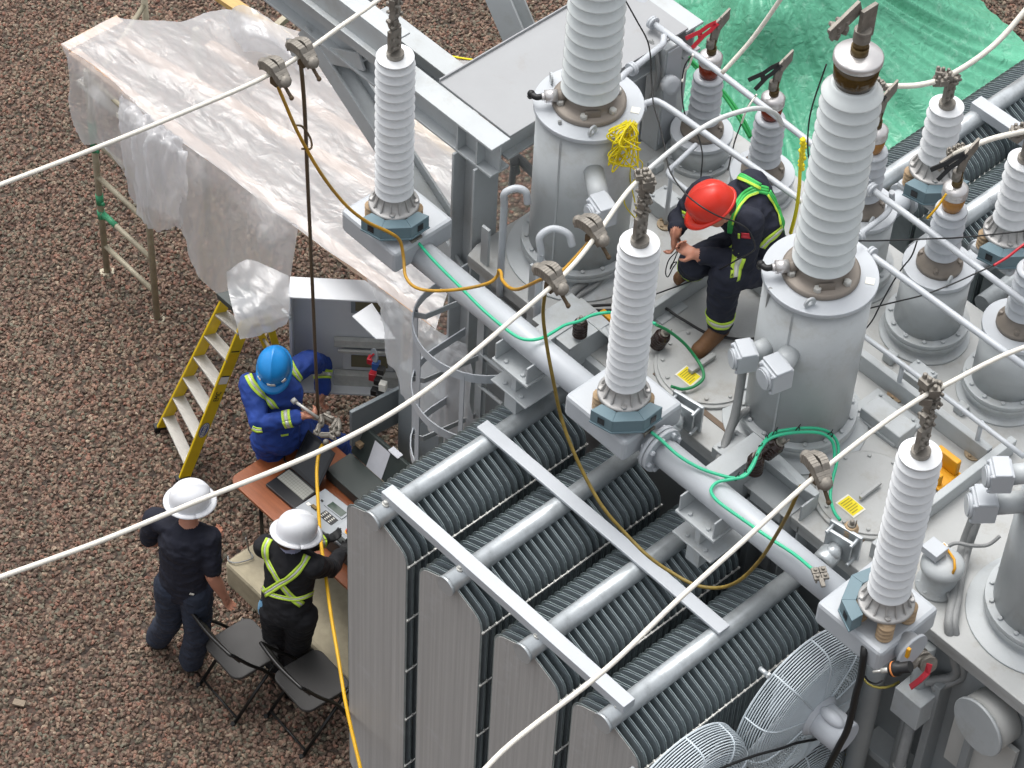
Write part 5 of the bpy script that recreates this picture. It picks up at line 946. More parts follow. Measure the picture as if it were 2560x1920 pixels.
cable('conduit_pair', 'thick grey flexible conduit from the lower junction box down to the grey cube box', 'conduit', [P(*q) for q in ((2436, 1288, 4.0), (2424, 1320, 3.9), (2408, 1364, 3.79), (2392, 1430, 3.75), (2382, 1500, 3.74), (2372, 1560, 3.74), (2378, 1610, 3.62), (2386, 1650, 3.5), (2392, 1676, 3.4), (2378, 1693, 3.33), (2350, 1698, 3.3), (2312, 1705, 3.27))], .027, CONDUIT, seg=12)
cable('conduit_pair', 'second thick grey flexible conduit beside the first, down to the grey cube box', 'conduit', [P(*q) for q in ((2449, 1288, 4.0), (2434, 1330, 3.9), (2420, 1372, 3.79), (2404, 1440, 3.75), (2394, 1505, 3.74), (2386, 1560, 3.74), (2398, 1620, 3.6), (2408, 1660, 3.48), (2408, 1690, 3.36), (2380, 1706, 3.3), (2330, 1722, 3.25))], .023, CONDUIT, seg=12)
cable('hose', 'thin grey hose looping over the conduits behind the right arrester', 'hose', [P(*q) for q in ((2500, 1340, 3.9), (2470, 1362, 3.85), (2430, 1364, 3.85), (2390, 1358, 3.85), (2366, 1372, 3.82), (2356, 1400, 3.8), (2358, 1440, 3.76), (2368, 1480, 3.75), (2380, 1510, 3.74))], .011, CONDUIT)
cable('conduit', 'grey flexible conduit running down the left turret base', 'conduit', [P(*q) for q in ((1549, 552, 4.0), (1541, 605, 3.9), (1510, 660, 3.8), (1470, 700, 3.75), (1435, 728, 3.74), (1410, 765, 3.73), (1400, 800, 3.72), (1395, 830, 3.72))], .026, CONDUIT, seg=12)
cable('conduit', 'second grey conduit beside the first at the left turret base', 'conduit', [P(*q) for q in ((1560, 555, 4.0), (1555, 605, 3.9), (1535, 660, 3.8), (1490, 712, 3.75), (1448, 740, 3.74), (1425, 775, 3.73), (1414, 830, 3.72))], .015, CONDUIT, seg=12)
cable('conduit', 'thick ribbed grey conduit from the centre turret boxes down to a square box', 'conduit', [P(*q) for q in ((1858, 915, 4.2), (1850, 970, 4.05), (1838, 1035, 3.9), (1820, 1090, 3.8), (1805, 1131, 3.75), (1793, 1172, 3.72))], .026, CONDUIT, seg=12)
cable('conduit', 'ribbed grey conduit branching from the round junction box of the centre turret', 'conduit', [P(*q) for q in ((1925, 975, 4.05), (1905, 1000, 3.95), (1875, 1022, 3.88), (1848, 1040, 3.87), (1832, 1065, 3.83)) ], .02, CONDUIT, seg=12)
cable('tap_lead', 'grey tube down the front of the centre turret from the black tap', 'tube', [P(1926, 722, zT), P(1922, 745, zT - .1), P(1910, 820, zT - .4), P(1900, 870, zT - .62), P(1885, 940, zT - .9)], .012, CONDUIT)
cable('tap_lead', 'grey tube curving across the left turret from the black tap', 'tube', [P(1399, 302, zT + .02), P(1403, 330, zT - .05), P(1420, 360, zT - .15), P(1455, 400, zT - .3), P(1500, 428, zT - .42), P(1540, 443, zT - .48), P(1575, 452, zT - .5)], .011, CONDUIT)
# stub with blank flange, cube box, wall pipes
c = PA(2441, 1819, 1, 7.95); t = thing('blank_flange_stub', c, 'round blanked pipe stub with rust spots on the tank wall at lower right', 'pipe stub')
mb = MB(); mb.lathe([(.175, 0), (.18, .004), (.18, .02)], c, (.12, 1, 0), 48); mb.build('blank_disc', GREY, t); mb = MB(); mb.lathe([(.168, .02), (.168, .17)], c, (.12, 1, 0), 48); mb.bb(c + V((-.2, .1, -.6)), c + V((.22, .13, -.1))); mb.build('stub_pipe', RUST, t)
c = P(2297, 1722, 3.22); t = thing('cube_box', c, 'plain grey cube junction box on a vertical conduit at lower right', 'junction box'); mb = MB(); mb.box(c - V((0, 0, .11)), (.19, .18, .22)); mb.build('box_body', GREY, t, .006)
mb = MB(); mb.cyl(c - V((0, 0, 1.9)), c - V((0, 0, .22)), .034, n=18); mb.build('conduit_riser', CONDUIT, t); mb = MB(); mb.lathe([(.04, 0), (.04, .012)], c - V((0, 0, .75)), n=18); mb.build('saddle_band', ROD, t)
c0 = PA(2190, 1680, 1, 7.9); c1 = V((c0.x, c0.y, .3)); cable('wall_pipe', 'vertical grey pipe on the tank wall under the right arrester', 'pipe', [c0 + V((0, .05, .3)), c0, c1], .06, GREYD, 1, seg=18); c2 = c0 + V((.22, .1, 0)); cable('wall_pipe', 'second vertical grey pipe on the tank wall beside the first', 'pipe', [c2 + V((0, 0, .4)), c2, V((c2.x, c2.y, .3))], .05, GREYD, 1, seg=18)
for dz in (0, -.95): mb = MB(); o = c0 + V((0, 0, -.05 + dz)); mb.tube([o + V((.11 * math.cos(a), .08 - .14 * math.sin(a), 0)) for a in [PI * k / 10 for k in range(11)]], .008, 8); mb.build('pipe_strap', mat('yellow_zinc', '#b9ab5a', .35, .5), None, label='yellow zinc strap round the wall pipe, upper one' if not dz else 'yellow zinc strap round the wall pipe, lower one', cat='strap')
cable('power_cable', 'thick black cable hanging down beside the fans from the right arrester box', 'cable', [PA(*q) for q in ((2163, 1592, 1, 7.5), (2160, 1630, 1, 7.4), (2152, 1690, 1, 7.4), (2140, 1735, 1, 7.4), (2128, 1790, 1, 7.4), (2116, 1830, 1, 7.4), (2095, 1870, 1, 7.4), (2068, 1925, 1, 7.4), (2050, 1980, 1, 7.4))], .02, BLKC)
cable('power_cable', 'black cable sloping across the lower fan guard', 'cable', [PA(*q) for q in ((2085, 1835, 0, -4.92), (2040, 1848, 0, -4.9), (1990, 1858, 0, -4.9), (1950, 1872, 0, -4.9), (1900, 1885, 0, -4.9), (1850, 1902, 0, -4.9), (1780, 1930, 0, -4.9))], .008, BLKC)
cable('sensor_lead', 'thin black lead from the black cable to the sensor connector', 'lead', [PA(*q) for q in ((2162, 1690, 1, 7.42), (2172, 1703, 1, 7.42), (2190, 1709, 1, 7.38), (2206, 1702, 1, 7.3))], .005, BLKC)
c = PA(2238, 1672, 1, 7.32); t = thing('sensor', c, 'black sensor with orange band below the right arrester box', 'sensor'); d = V((.65, .35, .55)).normalized(); mb = MB(); mb.lathe([(.03, -.03), (.04, -.02), (.04, .02), (.03, .03), (.03, .09)], c, d, 20); mb.build('sensor_body', BLACK, t); mb = MB(); mb.lathe([(.041, -.012), (.041, -.002)], c, d, 20); mb.build('orange_band', mat('orange_band', '#d98648', .4), t); mb = MB(); mb.cyl(c - d * .03, c - d * .08, .014, n=10); mb.cyl(c - d * .08, c - d * .13, .007, n=8); mb.build('plug', ROD, t); mb = MB(); mb.bb(c + V((.0, .06, .05)), c + V((.018, .078, .12))); mb.build('orange_wire', ORANGE, t)
c = PA(2312, 1640, 1, 7.85); t = thing('ball_valve', c, 'metal ball valve with a red lever above the grey cube box', 'valve'); mb = MB()
for k in range(5): mb.lathe([(.05, -.012), (.05, .012)], c + V((.05 - .045 * k, -.03 + .02 * k, -.02 * k)), (1, -.4, .4), 20)
mb.cyl(c + V((.06, 0, 0)), c + V((-.16, .04, -.08)), .03, n=14); mb.cyl(c, c + V((0, -.1, .0)), .02, n=10); mb.build('valve_body', CLAMPM, t); mb = MB(); p = PA(2324, 1660, 1, 7.72); mb.tube([p, PA(2318, 1682, 1, 7.7), PA(2300, 1700, 1, 7.66), PA(2276, 1718, 1, 7.62)], 1, flat=(.016, .005, (0, 0, 1))); mb.build('red_lever', REDH, t)
mb = MB(); c = P(48, 1757, .035); mb.box(c, (.085, .05, .015), rotz(.6)); mb.build('wood_chip', TIMB, None, .003, 'pale flat wood chip lying on the gravel at lower left', 'wood chip')
# ------------------------------------------------------------------ step ladder, table and what lies on it, chairs
L0, L1 = P(402, 1074, 0), P(457, 1203, 0); lt0, lt1 = P(566, 748, 1.78), P(622, 788, 1.78)
ST = thing('step_ladder', (L0 + L1) / 2, 'yellow fibreglass step ladder with aluminium treads standing on the gravel, its top under the plastic', 'step ladder')
wdir = (L1 - L0).normalized(); outd = (lt0 - L0).cross(wdir).normalized()
def slat(p, q, a, b, name, m, parent, n=None, bev=.003):
    d = (q - p).normalized(); s = (V((0, 0, 1)) if n is None else n); s = (s - d * s.dot(d)).normalized(); t2 = d.cross(s); mb = MB()
    lo = [p + s * i * a / 2 + t2 * j * b / 2 for i, j in ((-1, -1), (1, -1), (1, 1), (-1, 1))]; mb.hexa(lo, [v + (q - p) for v in lo]); return mb.build(name, m, parent, bev)
ra = slat(L0, lt0, .085, .022, 'rail', LADY, ST, outd); rbl = slat(L1, lt1, .085, .022, 'rail', LADY, ST, outd)
for k in range(6):
    f = (k + .75) / 6.3; p, q = L0.lerp(lt0, f), L1.lerp(lt1, f); mb = MB(); d = (q - p).normalized(); n_ = V((d.y, -d.x, 0)) if (V((d.y, -d.x, 0))).dot(outd) < 0 else V((-d.y, d.x, 0)); s = n_ * .045
    lo = [p - s, q - s, q + s, p + s]; mb.hexa(lo, [v - V((0, 0, .022)) for v in lo]); mb.build('tread', TREAD, ST, .003)
c = (lt0 + lt1) / 2; bdir = (V((.75, .66, 0))).normalized(); bdir = V((-wdir.y, wdir.x, 0)); bdir = bdir if bdir.y > 0 else -bdir
mb = MB(); q = [lt0 - wdir * .03 - bdir * .06, lt1 + wdir * .03 - bdir * .06, lt1 + wdir * .03 + bdir * .16, lt0 - wdir * .03 + bdir * .16]; mb.hexa(q, [v + V((0, 0, .05)) for v in q]); mb.build('top_cap', DGREY, ST, .006)
for t0, ft in ((lt0 + bdir * .12, L0 + bdir * 1.0 + wdir * .02), (lt1 + bdir * .12, L1 + bdir * .95 + wdir * .03)): slat(V((ft.x, ft.y, .0)), t0, .05, .03, 'rear_leg', LADY, ST, bdir)
for k in (.3, .6): a_, b_ = (L0 + bdir * 1.0).lerp(lt0 + bdir * .12, k), (L1 + bdir * .95).lerp(lt1 + bdir * .12, k); mb = MB(); mb.cyl(a_, b_, .012, n=8); mb.build('rear_brace', TREAD, ST)
for f in (L0, L1): mb = MB(); mb.box(f + V((0, 0, .03)), (.05, .1, .06), rotz(math.atan2(wdir.y, wdir.x))); mb.build('rubber_foot', BLACK, ST, .004)
def on_rail(f, w_, h, name, m, off=.003, c0=None):   # decal on the outer face of the near rail
    d = (lt1 - L1).normalized(); s = outd if outd.dot(CAM - L1) > 0 else -outd; s2 = s - d * s.dot(d); s2.normalize(); nn = d.cross(s2); nn = nn if nn.dot(CAM - L1) > 0 else -nn
    return L1.lerp(lt1, f) + s2 * 0, d, s2, nn
d_ = (lt1 - L1).normalized(); cands = [outd, -outd, d_.cross(outd), -d_.cross(outd)]; nrm = max(cands, key=lambda v: v.dot((CAM - L1).normalized())); hd = .0425 if abs(nrm.dot(outd)) > .9 else .011; sd_ = d_.cross(nrm).normalized()
def text_mesh(s, size, M4, m, parent, name='lettering'):
    cu = bpy.data.curves.new(name, 'FONT'); cu.body = s; cu.size = size; cu.align_x = 'CENTER'; cu.align_y = 'CENTER'; cu.extrude = .0005; o = bpy.data.objects.new(name, cu); COL.objects.link(o); dg = bpy.context.evaluated_depsgraph_get(); dg.update()
    me = bpy.data.meshes.new_from_object(o.evaluated_get(dg)); bpy.data.objects.remove(o); me.materials.clear(); me.materials.append(m); me.transform(M4); off = V((0, 0, 0)); q = parent
    while q: off += V(q.location); q = q.parent
    me.transform(Matrix.Translation(-off)); o = bpy.data.objects.new(name, me); COL.objects.link(o); o.parent = parent; return o
wid = .085 if hd < .02 else .022
xax = sd_ if sd_.z >= 0 else -sd_
def decal(f, w_, h, m, name, off):
    o = L1.lerp(lt1, f) + nrm * (hd + off); mb = MB(); mb.add([o + d_ * a * h + sd_ * b * w_ for a, b in ((-.5, -.5), (.5, -.5), (.5, .5), (-.5, .5))], [(0, 1, 2, 3)]); return mb.build(name, m, rbl)
decal(.63, wid * .75, .08, LABW, 'rating_label', .002); decal(.74, wid * .75, .17, WARN, 'rating_label', .002); decal(.655, wid * .7, .012, BLACK, 'label_stripe', .003); decal(.8, wid * .7, .012, BLACK, 'label_stripe', .003)
def rail_frame(f, off): o = L1.lerp(lt1, f) + nrm * (hd + off); y_ = nrm.cross(d_); return Matrix.Translation(o) @ Matrix((d_, y_, nrm)).transposed().to_4x4()
mb = MB(); Mx = rail_frame(.33, .002); mb.add([Mx @ V((.085 * math.cos(a * PI / 16), wid * .42 * math.sin(a * PI / 16), 0)) for a in range(32)], [tuple(range(32))], False, 0); mb.add([Mx @ V((.078 * math.cos(a * PI / 16), wid * .35 * math.sin(a * PI / 16), .001)) for a in range(32)], [tuple(range(32))], False, 1); mb.add([Mx @ V((.072 * math.cos(a * PI / 16), wid * .3 * math.sin(a * PI / 16), .002)) for a in range(32)], [tuple(range(32))], False, 0)
BLUEL = mat('blue_badge', '#2c4f8f', .5); mb.build('oval_badge', [BLUEL, LABW], rbl)
text_mesh('WERNER', .036, rail_frame(.33, .006), LABW, rbl); text_mesh('EMC', .055, rail_frame(.535, .003), BLACK, rbl)
TZ = .78
tA, tB = P(578, 1203, TZ), P(860, 1446, TZ)
TB = thing('work_table', (tA.x + .9, tA.y + .3, .25), 'brown wood laminate folding table holding the laptop and test instrument', 'table')
x0, y0, x1, y1 = tA.x - .03, (tA.y + tB.y) / 2 - .02, tA.x + 1.85, (tA.y + tB.y) / 2 + .74
def rrect(x0, y0, x1, y1, r, z, n=6):
    out = []
    for cx_, cy_, a0 in ((x1 - r, y1 - r, 0), (x0 + r, y1 - r, 90), (x0 + r, y0 + r, 180), (x1 - r, y0 + r, 270)): out += [V((cx_ + r * math.cos(math.radians(a0 + 90 * k / n)), cy_ + r * math.sin(math.radians(a0 + 90 * k / n)), z)) for k in range(n + 1)]
    return out
mb = MB(); mb.prism(rrect(x0, y0, x1, y1, .07, TZ - .025), (0, 0, .025)); mb.build('tabletop', WOODT, TB, .004)
mb = MB(); mb.prism(rrect(x0 + .03, y0 + .03, x1 - .03, y1 - .03, .05, TZ - .07), (0, 0, .044)); mb.build('apron', BLACK, TB)
for xx in (x0 + .25, x1 - .2):
    for yy in (y0 + .08, y1 - .08): mb = MB(); mb.cyl((xx, yy, .25), (xx, yy, TZ - .07), .014, n=10); mb.build('leg', CHAIRF, TB)
LP = thing('laptop', P(745, 1225, TZ), 'open black laptop with grey keys on the brown table', 'laptop')
lx0, ly0 = P(668, 1215, TZ).x, P(735, 1270, TZ).y
ux = V((1, 0, 0)); q = [P(664, 1210, TZ + .03), P(737, 1272, TZ + .03), P(793, 1228, TZ + .03), P(725, 1168, TZ + .03)]
mb = MB(); mb.hexa([V((p.x, p.y, TZ + .002)) for p in q], q); lb_ = mb.build('base', LAPB, LP, .004)
def bl(a, b, dz): p = (q[0] * (1 - a) + q[1] * a) * (1 - b) + (q[3] * (1 - a) + q[2] * a) * b; return p + V((0, 0, dz))
mb = MB(); mb.add([bl(a, b, .003) for a, b in ((.04, .42), (.96, .42), (.96, .92), (.04, .92))], [(0, 1, 2, 3)]); mb.build('keyboard', KEYS, lb_)
mb = MB()
for r_ in range(5):
    for k in range(13): a0 = .05 + k * .07; b0 = .44 + r_ * .095; mb.add([bl(a, b, .005) for a, b in ((a0, b0), (a0 + .058, b0), (a0 + .058, b0 + .078), (a0, b0 + .078))], [(0, 1, 2, 3)])
mb.build('keys', mat('key_caps', '#a9aaa3', .5), lb_)
up = V((-.05, .28, .32)).normalized(); h_ = .3; mb = MB(); a_, b_ = bl(0, 1, -.0), bl(1, 1, -.0); nb = (b_ - a_).cross(up).normalized() * .008; lo = [a_, b_, b_ + up * h_, a_ + up * h_]; mb.hexa(lo, [v - nb for v in lo]); sc_ = mb.build('screen_lid', LAPB, LP, .003)
mb = MB(); f_ = nb * .25; lo2 = [a_.lerp(b_, .06) + up * .03, a_.lerp(b_, .94) + up * .03, a_.lerp(b_, .94) + up * (h_ - .02), a_.lerp(b_, .06) + up * (h_ - .02)]; mb.add([v + f_ for v in lo2], [(0, 1, 2, 3)]); mb.build('screen', DARKW, sc_)
mb = MB(); z_ = TZ + .002; qq = [P(667, 1218, z_), P(660, 1210, z_), P(726, 1275, z_), P(738, 1270, z_)]
mb.bb(P(675, 1225, z_) - V((.0, .12, 0)), P(735, 1265, z_) + V((0, -.0, .05))); mb.build('instrument_case_edge', DGREY, None, .006, 'dark case edge between the laptop and the table front', 'case') if 0 else None
IN = thing('test_instrument', P(835, 1310, TZ), 'grey test instrument with keypad, small screen and red button on the table', 'instrument'); zi = TZ + .16
i0 = [P(735, 1268, zi), P(880, 1390, zi), P(956, 1330, zi), P(812, 1218, zi)]
mb = MB(); mb.hexa([V((p.x, p.y, TZ + .002)) for p in i0], [p - V((0, 0, .02)) for p in i0]); mb.build('case_body', DGREY, IN, .006)
cen = sum(i0, V((0, 0, 0))) / 4; mb = MB(); k0 = [cen + (p - cen) * .97 for p in i0]; mb.hexa([p - V((0, 0, .019)) for p in k0], k0); fp_ = mb.build('front_panel', INSTR, IN, .005)
def ib(a, b, dz): p = (k0[0] * (1 - a) + k0[1] * a) * (1 - b) + (k0[3] * (1 - a) + k0[2] * a) * b; return p + V((0, 0, dz))
def ipatch(a0, b0, a1, b1, m_, n_, h=.004): mb = MB(); lo = [ib(a0, b0, .0005), ib(a1, b0, .0005), ib(a1, b1, .0005), ib(a0, b1, .0005)]; mb.hexa(lo, [v + V((0, 0, h)) for v in lo]); return mb.build(n_, m_, fp_)
kp = ipatch(.28, .26, .5, .5, BLACK, 'keypad')
for r_ in range(4):
    for c_2 in range(3): ipatch(.3 + c_2 * .065, .28 + r_ * .055, .33 + c_2 * .065, .303 + r_ * .055, LABW, 'key', .006)
sw = ipatch(.2, .58, .52, .84, INSTR, 'screen_bezel', .007); ipatch(.24, .61, .49, .81, SCREENG, 'lcd_screen', .009); ipatch(.56, .3, .9, .85, mat('panel_light', '#a8adb2', .4), 'side_panel', .003)
ipatch(.04, .28, .09, .36, LABW, 'socket_label'); ipatch(.12, .3, .2, .38, BRASS, 'socket', .02); ipatch(.12, .62, .15, .66, BLACK, 'socket', .01); ipatch(.6, .05, .95, .2, DGREY, 'connector_strip', .01)
for a, b, m_ in ((.72, .42, ORANGE), (.8, .52, REDP)): mb = MB(); p = ib(a, b, .003); mb.cyl(p, p + V((0, 0, .006)), .024, n=18); mb.build('button_base', ORANGE, fp_); mb = MB(); mb.cyl(p + V((0, 0, .006)), p + V((0, 0, .025)), .015, n=16); mb.build('stop_button', REDP, fp_)
CA = thing('instrument_case', P(875, 1200, TZ), 'dark open carrying case lid with a paper sheet beside the laptop', 'case')
e0, e1 = P(822, 1190, TZ), P(925, 1290, TZ); mb = MB(); mb.bb((e0.x, e0.y - .03, TZ + .002), (e0.x + .5, e0.y + .2, TZ + .1)); mb.build('case_tray', DGREY, CA, .006); mb = MB(); b0 = V((e0.x, e0.y + .2, TZ + .1)); mb.hexa([b0, b0 + V((.5, 0, 0)), b0 + V((.5, .09, .24)), b0 + V((0, .09, .24))], [b0 + V((0, .03, -.01)), b0 + V((.5, .03, -.01)), b0 + V((.5, .12, .23)), b0 + V((0, .12, .23))]); cl_ = mb.build('case_lid', DGREY, CA, .006)
mb = MB(); b1 = b0 + V((0, -.003, 0)); mb.add([b1 + V((.17, 0, .005)), b1 + V((.33, 0, .005)), b1 + V((.33, .083, .22)), b1 + V((.17, .083, .22))], [(0, 1, 2, 3)]); mb.build('paper_sheet', PAPER, cl_)
mb = MB(); p = b0 + V((.36, .1, .24)); mb.box(p, (.1, .05, .008)); mb.build('label_plate', PAPER, cl_); mb = MB(); p = b0 + V((.06, .03, .12)); mb.box(p, (.06, .04, .03)); mb.build('latch', BEIGE, cl_)
cable('cord', 'dark cord lying across the brown table top beside the laptop', 'cord', [P(x, y, TZ + .008) for x, y in ((705, 1118), (712, 1135), (711, 1150), (722, 1160), (712, 1168), (716, 1180), (708, 1195))], .006, BLKC)
cable('cord', 'grey cord looping over the concrete pad at the table end', 'cord', [P(*q) for q in ((615, 1345, .5), (622, 1375, .3), (632, 1392, .27), (620, 1400, .27), (590, 1407, .27), (572, 1402, .26), (570, 1390, .26))], .005, CONDUIT)
def chair(label, loc, rz=0):
    t = thing('folding_chair', (0, 0, 0), label, 'chair', 'black folding chairs in front of the table'); r_ = .0125
    mb = MB(); mb.prism(rrect(-.2, -.19, .2, .2, .07, .44, 5), (0, 0, .03)); o = mb.build('seat', CHAIRM, t, .008)
    for s in (-1, 1):
        mb = MB(); mb.tube(spline([V((s * .235, .2, .0)), V((s * .235, .06, .38)), V((s * .235, -.1, .62)), V((s * .225, -.225, .82))], 6), r_, 10); mb.build('frame_leg', CHAIRF, t)
        mb = MB(); mb.tube([V((s * .205, -.24, 0)), V((s * .205, .16, .46))], r_, 10); mb.build('rear_leg', CHAIRF, t)
    mb = MB(); mb.tube(spline([V((-.225, -.225, .82)), V((-.21, -.24, .835)), V((0, -.255, .84)), V((.21, -.24, .835)), V((.225, -.225, .82))], 6), r_, 10); mb.build('top_rail', CHAIRF, t)
    mb = MB(); mb.grid([[V((x, -.135 - .27 * (z - .65) * 1.9 - .02 * (1 - (x / .22) ** 2), z)) for x in (-.222, -.11, 0, .11, .222)] for z in (.69, .76, .83)]); o = mb.build('backrest', CHAIRM, t); o.modifiers.new('Solid', 'SOLIDIFY').thickness = .016
    for y, z, w_ in ((.165, .1, .235), (-.2, .05, .205), (.1, .415, .235)): mb = MB(); mb.cyl((-w_, y, z), (w_, y, z), .009, n=8); mb.build('crossbar', CHAIRF, t)
    for s in (-1, 1): 
        for x, y in ((.235, .2), (.205, -.24)): mb = MB(); mb.cyl((s * x, y, 0), (s * x, y, .03), .016, n=10); mb.build('foot_cap', BLACK, t)
    t.location = loc; t.rotation_euler.z = rz; return t
s1 = P(605, 1620, .47); s2 = P(778, 1700, .47)
chair('black folding chair behind the man in the navy shirt, left of the two', (s1.x, s1.y, 0), math.radians(-4)); chair('black folding chair nearest the radiators, right of the two', (s2.x, s2.y, 0), math.radians(-4))
# ------------------------------------------------------------------ people
def remesh(mb, vox, smooth=4):
    me = bpy.data.meshes.new('tmp'); me.from_pydata(mb.v, [], mb.f); bm = bmesh.new(); bm.from_mesh(me); bmesh.ops.recalc_face_normals(bm, faces=bm.faces); bm.to_mesh(me); bm.free()
    o = bpy.data.objects.new('tmp', me); COL.objects.link(o); r = o.modifiers.new('r', 'REMESH'); r.mode = 'VOXEL'; r.voxel_size = vox; s = o.modifiers.new('s', 'SMOOTH'); s.factor = .5; s.iterations = smooth
    dg = bpy.context.evaluated_depsgraph_get(); dg.update(); res = bpy.data.meshes.new_from_object(o.evaluated_get(dg)); bpy.data.objects.remove(o); bpy.data.meshes.remove(me); return res
class Body:
    def __init__(s): s.mb = MB(); s.c = []
    def cap(s, p, q, r0, r1, reg, flat=None, fs=1.0):
        p, q = V(p), V(q); mb2 = MB(); L_ = (q - p).length; n = 8
        prof = [(math.sin(k * PI / 2 / n) * r0, -math.cos(k * PI / 2 / n) * r0) for k in range(n)] + [(r0, 0), (r1, L_)] + [(math.cos(k * PI / 2 / n) * r1, L_ + math.sin(k * PI / 2 / n) * r1) for k in range(1, n + 1)]
        prof[0] = (.0008, -r0); prof[-1] = (.0008, L_ + r1); mb2.lathe(prof, p, (q - p) if L_ > 1e-6 else (0, 0, 1), 20)
        if flat is not None:
            f = V(flat).normalized()
            for v in mb2.v: k = max(0, min(1, (v - p).dot(q - p) / max(L_ * L_, 1e-9))); c = p.lerp(q, k); d = (v - c).dot(f); v += f * (d * (fs - 1))
        s.mb.add(mb2.v, mb2.f); s.c.append((p, q, r0, r1, reg, V(flat).normalized() if flat is not None else None, fs)); return s
    def limb(s, pts, reg, **k):
        for (p, r0), (q, r1) in zip(pts, pts[1:]): s.cap(p, q, r0, r1, reg, **k)
    def region(s, x):
        best = 9; b = None
        for p, q, r0, r1, reg, f, fs in s.c:
            d = q - p; L2 = d.length_squared; k = max(0, min(1, (x - p).dot(d) / L2)) if L2 > 1e-12 else 0; y = x - p.lerp(q, k)
            if f is not None: y = y + f * (y.dot(f) * (1 / fs - 1))
            e = y.length - (r0 + (r1 - r0) * k)
            if e < best: best = e; b = reg
        return b
    def finger(s, base, d, n, L_, r, curl, reg='hand'):
        ax = d.cross(n).normalized(); p = base; a = 0
        for f, c in ((.45, curl * .6), (.32, curl), (.23, curl * .9)):
            a += c; dd = Matrix.Rotation(-a, 3, ax) @ d; q = p + dd * (L_ * f); s.cap(p, q, r, r * .93, reg); p = q; r *= .93
    def hand(s, w, d, n, side, curl=.5, reg='hand', sc_=1.0):   # wrist, direction, palm normal, thumb side
        d = V(d).normalized(); n = V(n); n = (n - d * n.dot(d)).normalized(); sd2 = d.cross(n).normalized() * side
        s.cap(w - d * .02, w + d * .05 * sc_, .028 * sc_, .036 * sc_, reg, n, .55)
        for k, (L_, o) in enumerate(((.075, .03), (.085, .011), (.08, -.009), (.062, -.028))):
            s.finger(w + d * .072 * sc_ + sd2 * o * sc_, (d + sd2 * o * 2.2).normalized(), n, L_ * sc_, .0088 * sc_, curl * (1 + .12 * k), reg)
        b = w + d * .018 * sc_ + sd2 * .03 * sc_; td = (d * .75 + sd2 * .7 + n * .35).normalized(); s.cap(b, b + td * .04 * sc_, .0125 * sc_, .011 * sc_, reg); s.cap(b + td * .04 * sc_, b + (td * .04 + (d * .9 + n * .35).normalized() * .035) * sc_, .0105 * sc_, .009 * sc_, reg)
    def head(s, c, fwd, up, reg='skin'):
        fwd = V(fwd).normalized(); up = V(up); up = (up - fwd * up.dot(fwd)).normalized(); sd2 = fwd.cross(up)
        s.cap(c + up * .025 - fwd * .015, c + up * .03 - fwd * .01, .096, .096, reg, sd2, .82); s.cap(c - up * .03 + fwd * .025, c - up * .07 + fwd * .045, .07, .045, reg, sd2, .9)
        s.cap(c - up * .0 + fwd * .095, c - up * .035 + fwd * .112, .009, .014, reg); s.cap(c - up * .068 + fwd * .085, c - up * .07 + fwd * .088, .016, .016, reg)
        for k in (-1, 1): s.cap(c + sd2 * k * .083 - up * .03 - fwd * .01, c + sd2 * k * .087 + up * .02 - fwd * .015, .012, .016, reg, sd2, .5)
        return fwd, up, sd2
    def build(s, name, label, regs, vox=.0075, cloth=(), amp=.007, seed=0):
        me = remesh(s.mb, vox); vs = me.vertices; reg_v = [None] * len(vs)
        names = list(dict.fromkeys(r for *_, r, a, b in s.c)); idx = {}
        for i, r in enumerate(names):
            idx[r] = i; me.materials.append(regs[r])
        # a coarse cache keeps the region lookup cheap
        fr = []
        for p in me.polygons: fr.append(s.region(p.center))
        me.polygons.foreach_set('material_index', [idx[r] for r in fr]); me.polygons.foreach_set('use_smooth', [True] * len(fr))
        vr = {}
        for p, r in zip(me.polygons, fr):
            for v in p.vertices: vr[v] = r
        nrm = [V(v.normal) for v in vs]
        for v in vs:
            if vr.get(v.index) in cloth:
                c = v.co; a = noise.noise(V((c.x * 9, c.y * 9, c.z * 16 + seed))) + .6 * noise.noise(V((c.x * 22, c.y * 22, c.z * 34 + seed))); rd = 1 - abs(noise.noise(V((c.x * 12 + c.z * 7, c.y * 12 - c.z * 5, c.z * 15 + seed)))) * 2; v.co = c + nrm[v.index] * amp * (a * .75 + rd * .8)
        zs = [v.co.z for v in vs]; b = min(zs); cx_ = sum(v.co.x for v in vs) / len(vs); cy_ = sum(v.co.y for v in vs) / len(vs); o_ = V((cx_, cy_, b))
        s.bvh = BVHTree.FromPolygons([v.co.copy() for v in vs], [tuple(p.vertices) for p in me.polygons])
        me.transform(Matrix.Translation(-o_)); o = bpy.data.objects.new(name, me); o.location = o_; COL.objects.link(o); tag(o, label, 'person'); s.o = o; return o
    def stripe(s, px, w_, name='reflective_stripe', mats=(HIVIS, SILV), cut=.3, off=.005, n=7):
        hits = []
        for p in spline([V((x, y, 0)) for x, y in px], n):
            h = s.bvh.ray_cast(CAM, ray(p.x, p.y).normalized())
            if h[0] is not None: hits.append((h[0], h[1]))
        s.ribbon(hits, w_, name, mats, cut, off)
